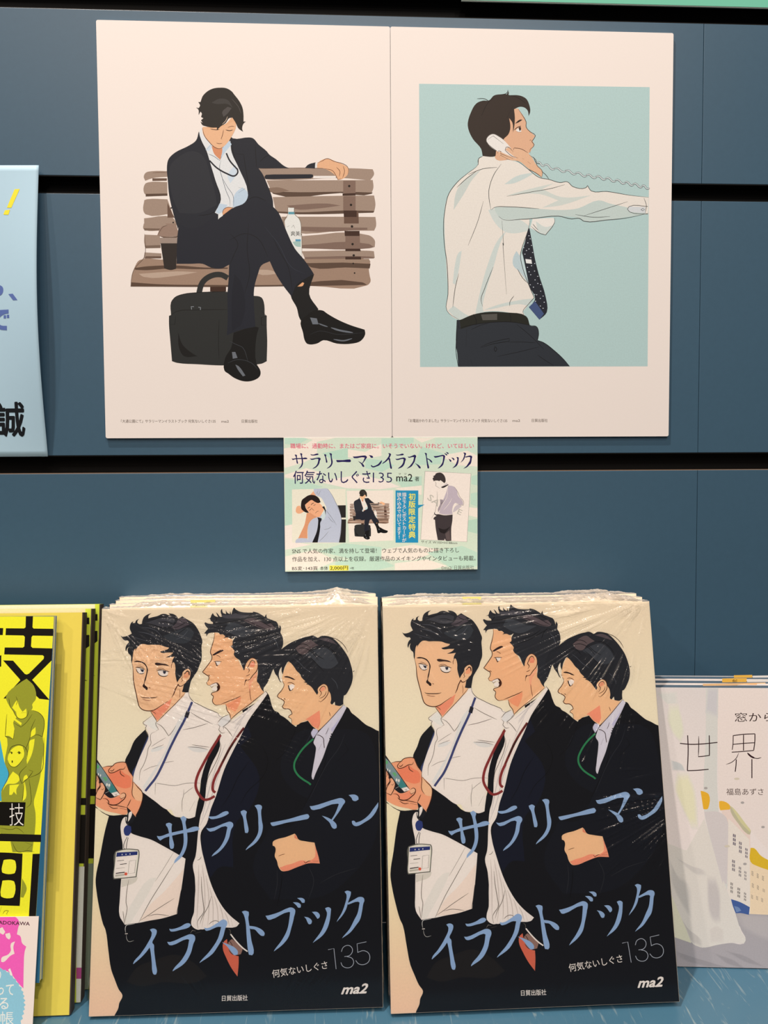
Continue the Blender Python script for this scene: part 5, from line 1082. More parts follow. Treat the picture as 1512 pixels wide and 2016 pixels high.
PALE_ART = r'''
F cfc8bc | N 740,335 N 890,338 N 885,1000 N 880,1512 O 900,600 O 905,980 O 1020,1000 O 1010,1512 V 1000,300 V 900,0 O 780,900 O 720,620 N 740,900
B c5bdb9 cfc8bc | N 765,340 N 890,340 N 885,700 N 740,640
B cfc8bc d8cabf | N 130,400 N 380,390 N 395,560 N 300,560 N 200,480
B d6cfb4 d8cabf | N 290,560 N 400,560 N 450,760 N 465,900 N 430,1010 N 350,930 N 270,740
B bfbbb4 d8cabf | N 310,1240 N 440,1290 N 480,1370 N 330,1360
B ddd2ae ddcfc4 | O 390,150 O 520,150 O 600,350 O 640,800 O 560,800 O 420,500 O 360,320
F e0c6b6 l | O 905,490 O 1060,600 O 1290,860 O 1300,1512 V 1300,520 V 1120,520 V 1060,300 V 1010,100 O 1010,900
F cdbfb7 | O 720,620 O 900,620 O 1000,700 O 1015,1100 O 1000,1512 O 950,1512 O 880,1250 O 780,880
F e0d0bf l | O 1020,700 O 1280,960 O 1290,1512 V 1290,520 V 1100,470 V 1010,200
F e6c9a5 l | O 1290,1250 O 1512,1340 O 1700,1400 V 1700,520 V 1290,520
F e0a62f | O 675,358 O 720,368 O 778,405 O 775,560 O 760,585 O 710,585
F e3a934 | O 905,490 O 935,483 O 1040,540 O 1040,590 O 920,600 O 908,560
F b8ad8c | O 1040,545 O 1070,570 O 1220,760 O 1298,855 O 1290,900 O 1260,895 O 1140,760 O 1050,620
F cbbf8e | O 1045,545 O 1075,565 O 1230,760 O 1300,850 O 1285,870 O 1180,760
F d6ab2b | O 1295,1065 O 1340,1070 O 1420,1160 O 1512,1215 O 1700,1300 O 1700,1430 O 1512,1340 O 1400,1300 O 1295,1240
F a99e9b | V 320,780 V 560,850 V 680,915 V 900,880 V 1060,860 V 1200,870 V 1235,820 V 1180,700 V 1110,500 V 1300,510 V 1512,510 V 1700,510 V 1700,1300 V 360,1220
B b5a9a3 a99e9b | V 1120,500 V 1512,520 V 1700,520 V 1700,900 V 1240,700 V 1170,640
B 9b918f a99e9b | V 360,960 V 600,1040 V 900,1130 V 1060,1180 V 700,1140 V 370,1000
B 9b918f a99e9b | V 850,990 V 1100,1080 V 1230,1180 V 1000,1110
B 9b918f a99e9b | V 1000,960 V 1200,1010 V 1460,1150 V 1250,1100
F d9ccbd | O 240,1000 O 500,1100 O 720,700 O 780,900 O 880,1250 O 950,1512 V 960,80 V 1040,300 V 1110,500 V 1180,720 V 1235,820 V 1210,870 V 1060,858 V 900,880 V 680,915 V 600,870 V 500,700 V 380,420 V 310,220 V 270,0
B c5baae d9ccbd | O 300,1230 O 400,1420 O 520,1512 V 560,540 V 500,470 V 380,260 V 300,60
B c9bdb1 d9ccbd | O 380,1190 O 560,1290 O 720,1350 O 740,1400 O 640,1400 O 480,1290
B c3b6ad d9ccbd | V 760,50 V 860,60 V 910,200 V 920,590 V 850,595 V 790,500 V 760,250
B d2c4b6 d9ccbd | V 780,700 V 860,650 V 960,690 V 960,850 V 800,860
B c3b7ab d9ccbd | V 440,560 V 520,680 V 680,820 V 690,905 V 580,860 V 500,700
F dcd2b4 | V 290,200 V 380,420 V 500,700 V 560,860 V 330,780
F 445a8c | V 1052,315 V 1160,350 V 1285,415 V 1275,510 V 1180,490 V 1110,490 V 1075,400
F 6f82a4 | V 1090,400 V 1150,420 V 1180,460 V 1120,480
D cdbda5 5.5 2.4 | N 1125,1470 O 1005,1045
D a59a92 3.6 2.4 | O 1195,505 O 1450,808 O 1225,1265 O 740,325
S 2b1418 2.0 u | N 515,930 N 522,1100 N 512,1370
S 2b1418 1.9 u | N 510,1368 N 620,1365 N 775,1352
S 2b1418 1.9 u | N 420,1030 N 560,1042 N 720,1035 N 885,1018
S 2b1418 1.6 | N 652,940 N 652,1060 N 648,1195
S 2b1418 1.9 u | N 783,930 N 785,1060 N 785,1180
S 2b1418 1.7 u | N 645,1195 N 710,1190 N 790,1178
S 2b1418 1.6 u | N 1080,935 N 1078,1030 N 1068,1110
S 2b1418 1.8 u | N 1075,935 N 1200,918 N 1352,912
S 2b1418 1.9 u | N 1350,915 N 1348,1010 N 1335,1115
S 2b1418 2.0 u | N 1208,925 N 1208,1120
S 2b1418 1.7 u | N 1080,1042 N 1210,1030 N 1345,1022
S 2b1418 1.7 u | N 1062,1140 N 1200,1130 N 1335,1118
S 2b1418 1.3 | N 1150,1145 N 1120,1210 N 1060,1265 N 990,1292
S 2b1418 3.4 | N 1255,1148 N 1300,1190 N 1350,1215
S 2b1418 1.5 | N 1330,1208 N 1380,1218 N 1430,1205
S 2b1418 1.9 u | N 1118,1228 N 1115,1300 N 1105,1382
S 2b1418 2.0 u | N 1312,1225 N 1312,1340 N 1312,1462
'''
def windows(p):
    r = REG['O']
    for (cx, cy, w, h, c) in ((1095, 965, 34, 150, '766b70'), (1170, 1060, 34, 150, '84797a'), (1245, 1130, 32, 130, '8d8180'), (1085, 1285, 36, 150, '8a7f7d'),
                              (1165, 1360, 30, 130, '938883'), (1232, 1410, 26, 120, '9a8e88'), (1062, 1560, 30, 140, '93887f'), (1150, 1620, 34, 130, '8d8279'),
                              (1228, 1670, 26, 110, '93887f'), (1320, 1380, 22, 60, 'a08e7a'), (1385, 1410, 22, 60, 'a08e7a'), (1450, 1440, 22, 60, 'a08e7a'),
                              (1325, 1530, 22, 55, 'a08e7a'), (1388, 1555, 22, 55, 'a08e7a'), (1460, 1590, 26, 40, 'a08e7a'), (1315, 1670, 22, 50, 'a08e7a'), (1378, 1685, 22, 50, 'a08e7a'), (1440, 1710, 22, 50, 'a08e7a')):
        for k in range(3):
            for q in range(2):
                x = cx - w / 2 + q * w * 0.55; y = cy - h / 2 + k * h / 3 + q * 8
                p.fill([(r[0] + a / r[2], r[1] + b / r[2]) for a, b in ((x, y), (x + w * .42, y + 5), (x + w * .38, y + h * .27), (x - 2, y + h * .24))], c, smooth=False)

# ---------------------------------------------------------------- the wall: slat panels with dark slots, and the shelf
WALLZ = 2.0
M_WALL = mat('blue_grey_laminate', (0.043, 0.108, 0.180), 0.42, 0.45, 0.05, 300)
M_SLOT = mat('black_slot', (0.004, 0.005, 0.006), 0.7, 0.2)
M_MDF = mat('raw_board_edge', lin('8a7462'), 0.8, 0.2, 0.1, 600)
M_WHITE = mat('white_paper', (0.84, 0.83, 0.82), 0.65, 0.2, 0.02, 500)
def wall_box(name, X0, X1, Y0, Y1, Z0, Z1, m, parent=None, bev=0.0):
    a, b = W((X0, Y0, Z0)), W((X1, Y1, Z1))
    me = box_me(name, min(a.x, b.x), max(a.x, b.x), min(a.y, b.y), max(a.y, b.y), min(a.z, b.z), max(a.z, b.z), bev)
    return link(name, me, parent, m)
SEAM = 443.6
wall = tag(wall_box('wall_back', -900, 1300, -700, SHELF, WALLZ + 11, WALLZ + 40, M_SLOT), 'black backing behind the slots of the blue-grey panelled wall', None, None, 'structure')
rows = [(-690, -24.8), (-8.3, 108.2), (121.0, 309.4), (322.8, SHELF)]
for y0, y1 in rows:
    for x0, x1 in ((-890, -290), (-289.6, SEAM - 0.15), (SEAM + 0.15, 1290)):
        wall_box('wall_panel', x0, x1, y0, y1, WALLZ, WALLZ + 11, M_WALL, wall, 0.0003)
for y, mm in ((-8.3, M_SLOT), (121.0, M_SLOT), (322.8, M_MDF)):
    wall_box('panel_edge', -890, 1290, y - 0.6, y - 0.05, WALLZ + (0.8 if mm is M_MDF else 0.25), WALLZ + 11, mm, wall)
for y in (-24.8, 108.2, 309.4):
    wall_box('slot_dark_strip', -890, 1290, y + 0.05, y + 0.6, WALLZ + 0.2, WALLZ + 11, M_SLOT, wall)  # black strips added to keep the bounce-lit underside of each slot dark
# shelf with a scratched clear-coated top
def shelf_mat():
    m = mat('scratched_shelf', (0.058, 0.168, 0.27), 0.32, 0.5, 0.06, 200)
    nt = m.node_tree; b = nt.nodes['Principled BSDF']
    tc = nt.nodes.new('ShaderNodeTexCoord'); mp = nt.nodes.new('ShaderNodeMapping')
    mp.inputs['Rotation'].default_value = (0, 0, 0.35); mp.inputs['Scale'].default_value = (220, 28, 1)
    n = nt.nodes.new('ShaderNodeTexNoise'); n.inputs['Scale'].default_value = 1; n.inputs['Detail'].default_value = 3; n.inputs['Distortion'].default_value = 1.4
    r = nt.nodes.new('ShaderNodeValToRGB'); r.color_ramp.elements[0].position = 0.60; r.color_ramp.elements[1].position = 0.72
    r.color_ramp.elements[0].color = (*(0.058, 0.168, 0.27), 1); r.color_ramp.elements[1].color = (*(0.20, 0.30, 0.36), 1)
    nt.links.new(tc.outputs['Object'], mp.inputs[0]); nt.links.new(mp.outputs[0], n.inputs['Vector'])
    nt.links.new(n.outputs['Fac'], r.inputs[0]); nt.links.new(r.outputs[0], b.inputs['Base Color'])
    bp = nt.nodes.new('ShaderNodeBump'); bp.inputs['Strength'].default_value = 0.3; bp.inputs['Distance'].default_value = 0.0004
    nt.links.new(n.outputs['Fac'], bp.inputs['Height']); nt.links.new(bp.outputs[0], b.inputs['Normal'])
    return m
M_SHELF = shelf_mat()
shelf = wall_box('display_shelf', -600, 900, SHELF, SHELF + 18, -200, WALLZ, M_SHELF, None, 0.0006)
tag(shelf, 'blue-grey display shelf with scratched glossy top under the book stacks', 'shelf')
lip = wall_box('shelf_lip', -600, 900, SHELF + 18.2, SHELF + 40, -199, -190, M_WALL, shelf, 0.0004)

# ---------------------------------------------------------------- the two foam boards
def rounded_board(name, w, h, t, r=1.3):
    bm = bmesh.new(); pts = []
    for cx, cy, a0 in ((w - r, -r, 0), (r, -r, 90), (r, -h + r, 180), (w - r, -h + r, 270)):
        for k in range(5):
            a = math.radians(a0 + k * 22.5); pts.append((cx + r * math.cos(a), cy + r * math.sin(a)))
    vs = [bm.verts.new((x / 1000, y / 1000, 0)) for x, y in pts]
    f = bm.faces.new(vs); e = bmesh.ops.extrude_face_region(bm, geom=[f])
    for v in e['geom']:
        if isinstance(v, bmesh.types.BMVert): v.co.z = -t / 1000
    bmesh.ops.recalc_face_normals(bm, faces=bm.faces[:])
    me = bpy.data.meshes.new(name); bm.to_mesh(me); bm.free(); return me
L_BOARD = (1.13, 0.953, 0.818)
M_BOARD = mat('foam_board_paper', unlight('f7e5d8', L_BOARD), 0.6, 0.25, 0.012, 700)
M_FOAM = mat('foam_core', (0.75, 0.73, 0.70), 0.8, 0.2)
def board(X, art_fn, caption_fn, label):
    e = link('illustration_board', None); e.matrix_world = Frame((X, 0, 0), (1, 0, 0), (0, 1, 0)).matrix()
    tag(e, label, 'poster', 'foam boards with illustrations')
    link('facing_sheet', rounded_board('facing_sheet', 209.7, 297, 0.5), e, M_BOARD)
    c = rounded_board('foam_core', 209.3, 296.6, 1.2); o = link('foam_core', c, e, M_FOAM); o.location = (0.0002, -0.0002, -0.00055)
    p = Print(Frame((X, 0, 0), (1, 0, 0), (0, 1, 0)), L_BOARD, 0.01)
    art_fn(p); p.build('printed_illustration', e, INK, (0.2, 209.5, 0.2, 296.8))
    p = Print(Frame((X, 0, 0), (1, 0, 0), (0, 1, 0)), L_BOARD, 0.01); caption_fn(p); p.build('printed_caption', e)
    return e
def bench_art(p):
    p.art(BENCH_ART); p.art(SUIT_ART)
    p.text('爽美', 'Q 975,72 Q 1030,72', 9, '4a4a44')
def bench_caption(p):
    p.text('『大通公園にて』サラリーマンイラストブック 何気ないしぐさ135', [(238, 832), (424.5, 832)], 6.2, '6d5c50', 0.008)
    p.text('ma2', [(436, 832), (450.5, 832)], 6, '6d5c50', 0.006); p.text('日貿出版社', [(476, 832), (507, 832)], 6.2, '6d5c50', 0.008)
def phone_art(p):
    p.art(PHONE_ART)
    # coiled telephone cord
    pts = [(745, 535), (790, 548), (850, 572), (920, 585), (985, 600), (1050, 613), (1110, 622), (1170, 633), (1230, 645), (1290, 658), (1340, 668), (1395, 680), (1438, 688)]
    for i, (x, y) in enumerate(pts[:-1]):
        x2, y2 = pts[i + 1]; dx, dy = x2 - x, y2 - y
        s = 'R %g,%g R %g,%g R %g,%g R %g,%g' % (x, y, x + dx * .35, y - 4 + dy * .2, x + dx * .8, y + dy * .7 + 12, x2 + 8, y2 + 6)
        p.stroke(s, '4a4f4e', 3.4, 0.5); p.stroke(s, 'dfe4e0', 1.9, 0.4)
def phone_caption(p):
    p.text('『お電話かわりました』サラリーマンイラストブック 何気ないしぐさ135', [(804, 831), (998.5, 831)], 6.2, '6d5c50', 0.008)
    p.text('ma2', [(1009, 830.5), (1024, 830.5)], 6, '6d5c50', 0.006); p.text('日貿出版社', [(1047, 830.5), (1078, 830.5)], 6.2, '6d5c50', 0.008)
board(0, bench_art, bench_caption, 'white board showing a suited man seated on a slatted bench with a black bag')
board(210.0, phone_art, phone_caption, 'white board showing a man in a shirt telephoning on a pale blue-green ground')

# ---------------------------------------------------------------- card below the boards
def flat_card(name, w, h, t, m, parent):
    return link(name, box_me(name, 0, w / 1000, -h / 1000, 0, -t / 1000, 0), parent, m)
cf = Frame((129.4, 297.0, -0.2), (1, 0, 0), (0, 1, 0))
card = link('notice_card', None); card.matrix_world = cf.matrix()
tag(card, 'small pale green title card with dark blue lettering taped below the boards', 'sign')
flat_card('card_sheet', 144.4, 99.6, 0.4, M_WHITE, card)
cp = card_print(); cp.f = cf
card_prt = cp.build('printed_notice', card, INK, (0.1, 144.3, 0.1, 99.5))

# ---------------------------------------------------------------- blue poster at the left, curling off the wall
L_BLUE = (1.10, 0.93, 0.80)
def curl(X, Y):
    t = min(1, max(0, (Y - 103) / 207)); k = min(1, max(0, (X + 150) / 108))
    return -(0.6 + (2.6 * (1 - t) + 8.5 * math.sin(math.pi * t) ** 1.1) * k * k)
blue = link('curling_poster', None); blue.matrix_world = Frame((-220, 103.2, 0), (1, 0, 0), (0, 1, 0)).matrix()
tag(blue, 'pale blue paper poster curling away from the wall at the left edge', 'poster')
vs, fs = [], []
nx, ny = 60, 50
XR = -41.6
for sgn in (0, 1):
    for j in range(ny + 1):
        for i in range(nx + 1):
            X = -220 + (XR + 220) * i / nx; Y = 103.2 + 206.9 * j / ny
            xx = X - 1.2 * math.sin(math.pi * j / ny) * (i / nx)
            vs.append(((xx + 220) / 1000, -(Y - 103.2) / 1000, (-curl(X, Y) - 0.25 * sgn) / 1000))
N1 = (nx + 1) * (ny + 1)
for j in range(ny):
    for i in range(nx):
        a = j * (nx + 1) + i
        fs.append((a, a + nx + 1, a + nx + 2, a + 1)); fs.append((N1 + a, N1 + a + 1, N1 + a + nx + 2, N1 + a + nx + 1))
for j in range(ny):
    a = j * (nx + 1) + nx; fs.append((a, a + nx + 1, N1 + a + nx + 1, N1 + a))
for i in range(nx):
    fs.append((i, i + 1, N1 + i + 1, N1 + i)); a = ny * (nx + 1) + i; fs.append((a + 1, a, N1 + a, N1 + a + 1))
M_BLUE = mat('pale_blue_poster_paper', unlight('b6ced8', L_BLUE), 0.55, 0.3, 0.012, 400)
link('poster_sheet', mesh_from('poster_sheet', vs, fs, True), blue, M_BLUE)
def curled(name, fn):
    p = Print(Frame((-220, 103.2, -8), (1, 0, 0), (0, 1, 0)), L_BLUE, 0.0); fn(p)
    o = p.build(name, blue); bm = bmesh.new(); bm.from_mesh(o.data)
    for _ in range(2): bmesh.ops.subdivide_edges(bm, edges=[e for e in bm.edges if e.calc_length() > 0.004], cuts=1, use_grid_fill=False)
    bmesh.ops.triangulate(bm, faces=bm.faces[:])
    for v in bm.verts:
        X, Y = v.co.x * 1000 - 220, 103.2 - v.co.y * 1000
        X += 1.2 * math.sin(math.pi * (Y - 103.2) / 206.9) * (X + 220) / (XR + 220)
        v.co.z += -curl(X, Y) / 1000 + 0.00012
    bm.to_mesh(o.data); bm.free()
def _ex(p):
    p.fill('X 78,223 X 112,222 X 60,345 X 30,343', 'f6e13c', smooth=False)
    p.fill('X 18,360 X 52,357 X 42,390 X 8,388', 'f6e13c', smooth=False)
def _pu(p):
    p.fill('Y -80,170 Y -10,190 Y 10,203 Y 15,222 Y 9,244 Y -10,258 Y -80,262 Y -80,238 Y -25,236 Y -10,222 Y -15,206 Y -80,195', '5e70a8')
    p.fill('X 50,905 X 80,903 X 112,945 X 82,945', '5e70a8', smooth=False)
    p.fill('Y -120,350 Y 50,345 Y 50,370 Y 25,373 Y 0,386 Y -18,405 Y -20,425 Y 0,443 Y 38,447 Y 38,474 Y 0,470 Y -35,455 Y -50,430 Y -45,400 Y -30,380 Y -120,384', '5e70a8', corner=50)
    p.fill('Y 17,380 Y 33,380 Y 33,400 Y 17,400', '5e70a8', smooth=False); p.fill('Y 38,378 Y 54,378 Y 54,398 Y 38,398', '5e70a8', smooth=False)
curled('printed_exclamation_mark', _ex); curled('printed_purple_words', _pu)
curled('printed_black_character', lambda p: p.text('誠', [(-17, 852), (43, 852)], 62, '15181c', 0.022))

# ---------------------------------------------------------------- green sheet above
green = link('green_board', None); green.matrix_world = Frame((262, -205, 0), (1, 0, 0), (0, 1, 0)).matrix()
tag(green, 'sea-green board above the right white board, only its bottom edge in view', 'poster')
flat_card('board_sheet', 330, 184.9, 1.4, mat('sea_green_paper', unlight('74c3a2', (1.15, .98, .84)), 0.55, 0.3), green)
g2 = flat_card('backing_rim', 330, 0.6, 1.2, mat('grey_rim', lin('8b9a98'), 0.5, 0.3), green); g2.location = (0, -0.1850, -0.0002)

# ---------------------------------------------------------------- books
def book_parts(root, w, h, t, m_front, m_spine, m_pages, spine_side=-1):
    """pages block inside a wrap-round cover (front, spine, back); object space mm, front face at z=0"""
    W_, H_, T_ = w / 1000, h / 1000, t / 1000; c = 0.00045
    pg = link('pages', box_me('pages', 0.0008 if spine_side < 0 else 0.0004, W_ - (0.0004 if spine_side < 0 else 0.0008), -H_ + 0.0004, -0.0003, -T_ + c, -c), root, m_pages)
    # cover: U profile swept along the height, spine corners rounded
    prof = []
    r = 0.0012
    def arc(cx, cz, a0, a1, rad): return [(cx + rad * math.cos(math.radians(a)), cz + rad * math.sin(math.radians(a))) for a in [a0 + (a1 - a0) * k / 4 for k in range(5)]]
    outer = [(W_, 0)] + arc(r, -r, 90, 180, r) + arc(r, -T_ + r, 180, 270, r) + [(W_, -T_)]
    inner = [(W_, -T_ + c)] + arc(r, -T_ + r, 270, 180, r - c) + arc(r, -r, 180, 90, r - c) + [(W_, -c)]
    prof = outer + inner; n = len(prof)
    if spine_side > 0: prof = [(W_ - x, z) for x, z in prof][::-1]
    vs = [(x, 0, z) for x, z in prof] + [(x, -H_, z) for x, z in prof]
    fs = [(i, (i + 1) % n, n + (i + 1) % n, n + i) for i in range(n)]
    tris = tessellate_polygon([[Vector((x, z, 0)) for x, z in prof]])
    fs += [tuple(f) for f in tris] + [tuple(n + i for i in f[::-1]) for f in tris]
    bm = bmesh.new(); bv = [bm.verts.new(v) for v in vs]
    for f in fs: bm.faces.new([bv[i] for i in f])
    bmesh.ops.recalc_face_normals(bm, faces=bm.faces[:])
    me = bpy.data.meshes.new('cover'); bm.to_mesh(me); bm.free()
    me.materials.append(m_front); me.materials.append(m_spine)
    for p in me.polygons:
        if abs(p.normal.z) < 0.9: p.material_index = 1
    return pg, link('cover', me, root)
def copy_thing(src):
    c = src.copy(); col.objects.link(c)
    for ch in list(src.children):
        if ch.get('only_front'): continue
        d = ch.copy(); col.objects.link(d); d.parent = c
        for g in list(ch.children):
            e = g.copy(); col.objects.link(e); e.parent = d
    return c
M_PAGES = mat('cream_page_edges', (0.80, 0.74, 0.64), 0.8, 0.2, 0.08, 2500)
M_CREAM = mat('cream_cover', unlight('e0c8a8', L_BOOK), 0.4, 0.35)
M_DARKSPINE = mat('black_spine', lin('1a1c22'), 0.3, 0.4)
def lean_frame(X, ztop, lean, h, ax=(1, 0, 0), t=11.6):
    base = SHELF - 0.1 - lean * t; c = math.sqrt(1 - lean * lean); return Frame((X, base - c * h, ztop), ax, (0, c, -lean))
THICK = 11.6
def illustration_stack(o, axes, h, tops, labels, group, rear_dx):
    fr = Frame(o, *axes)
    root = link('illustration_book', None); root.matrix_world = fr.matrix()
    tag(root, labels[0], 'book', group)
    book_parts(root, BW, h, THICK, M_CREAM, M_DARKSPINE, M_PAGES)
    cv = [c for c in root.children if c.name.startswith('cover')][0]
    p = cover_print(); art = p.build('cover_art', cv, INK_GLOSS, (0.1, BW - 0.1, 0.1, h - 0.1))
    rest = []
    rear_me = art.data.copy(); bm = bmesh.new(); bm.from_mesh(rear_me)   # rear copies show only a plain top edge
    bmesh.ops.bisect_plane(bm, geom=bm.verts[:] + bm.edges[:] + bm.faces[:], dist=1e-7, plane_co=(0, -0.006, 0), plane_no=(0, 1, 0), clear_outer=True)
    bm.to_mesh(rear_me); bm.free()
    for (zt, ln), lab, dx in zip(tops, labels[1:], rear_dx):
        r = copy_thing(root)
        for c_ in r.children:
            for g_ in c_.children:
                if g_.name.startswith('cover_art'): g_.data = rear_me
        f2 = lean_frame(o[0] + dx, zt, ln, h, axes[0]); r.matrix_world = f2.matrix()
        tag(r, lab, 'book', group); rest.append(r)
    return root, rest, fr
RT_ = illustration_stack(R_O, R_AX, 257.9, [(-37.4, 0.200), (-25.0, 0.182)],
    ['shrink-wrapped book of three office workers, front copy of the right stack', 'second copy behind the front book of the right stack', 'rearmost copy in the right stack of office worker books'],
    'office worker illustration books', (-0.2, 0.1))
LT_ = illustration_stack(L_O, L_AX, 257.2, [(-35.4, 0.172), (-22.4, 0.155), (-9.9, 0.135)],
    ['shrink-wrapped book of three office workers, front copy of the left stack', 'second copy behind the front book of the left stack', 'third copy from the front in the left stack of office worker books', 'rearmost copy, nearest the wall, in the left stack of office worker books'],
    'office worker illustration books', (0.8, 1.4, 0.6))
# wrap-round artwork on the right book's spine
sp = [c for c in RT_[0].children if c.name.startswith('cover')][0]
def spine_patch(y0, y1, hexc, z0=-0.8, z1=-8.5):
    vs = [(-0.00004, -y0 / 1000, z0 / 1000), (-0.00004, -y0 / 1000, z1 / 1000), (-0.00004, -y1 / 1000, z1 / 1000), (-0.00004, -y1 / 1000, z0 / 1000)]
    return vs, hexc
vs, fs, cs = [], [], []
for y0, y1, hx, za, zb in ((136, 146, 'a9adb0', -0.8, -6), (146, 161, 'b57a5c', -0.8, -8.5), (163, 176, 'b4bac6', -0.8, -5), (110, 124, '23242b', -0.8, -9), (165, 176, '3c4a66', -5, -8)):
    v, c = spine_patch(y0, y1, hx, za, zb); b = len(vs); vs += v; fs.append((b, b + 3, b + 2, b + 1)); cs += [unlight(c, (0.6, .5, .42))] * 4
me = mesh_from('spine_art', vs, fs); at = me.color_attributes.new('ink', 'FLOAT_COLOR', 'POINT')
at.data.foreach_set('color', [q for c in cs for q in (*c, 1.0)]); me.materials.append(INK_GLOSS); link('spine_art', me, sp)

# ---------------------------------------------------------------- clear shrink film
def film_mat():
    m = bpy.data.materials.new('clear_shrink_film'); m.use_nodes = True; nt = m.node_tree; nt.nodes.clear()
    out = nt.nodes.new('ShaderNodeOutputMaterial'); mx = nt.nodes.new('ShaderNodeMixShader')
    t = nt.nodes.new('ShaderNodeBsdfTransparent'); t.inputs[0].default_value = (0.995, 0.995, 0.995, 1)
    g = nt.nodes.new('ShaderNodeBsdfGlossy'); g.inputs['Roughness'].default_value = 0.12; g.inputs['Color'].default_value = (1, 1, 1, 1)
    fr = nt.nodes.new('ShaderNodeFresnel'); fr.inputs['IOR'].default_value = 1.5
    ml = nt.nodes.new('ShaderNodeMath'); ml.operation = 'MULTIPLY'; ml.inputs[1].default_value = 0.55; nt.links.new(fr.outputs[0], ml.inputs[0])
    nt.links.new(ml.outputs[0], mx.inputs[0]); nt.links.new(t.outputs[0], mx.inputs[1]); nt.links.new(g.outputs[0], mx.inputs[2]); nt.links.new(mx.outputs[0], out.inputs[0])
    return m
M_FILM = film_mat()
def crumple_mat():
    m = M_FILM.copy(); m.name = 'crumpled_shrink_film'; nt = m.node_tree
    g = [n for n in nt.nodes if n.type == 'BSDF_GLOSSY'][0]; g.inputs['Roughness'].default_value = 0.25
    mx = [n for n in nt.nodes if n.type == 'MIX_SHADER'][0]; ml = [n for n in nt.nodes if n.type == 'MATH'][0]
    ml.operation = 'MULTIPLY_ADD'; ml.inputs[1].default_value = 1.0; ml.inputs[2].default_value = 0.16; ml.use_clamp = True
    d = nt.nodes.new('ShaderNodeBsdfDiffuse'); d.inputs[0].default_value = (0.93, 0.93, 0.93, 1)  # white diffuse share stands in for many small glints on the creases
    m2 = nt.nodes.new('ShaderNodeMixShader'); m2.inputs[0].default_value = 0.5
    nt.links.new(g.outputs[0], m2.inputs[1]); nt.links.new(d.outputs[0], m2.inputs[2]); nt.links.new(m2.outputs[0], mx.inputs[2])
    return m
M_FILM2 = crumple_mat()
def ridge(v, p=3.0): return (1 - min(1, abs(v) * 2.2)) ** p
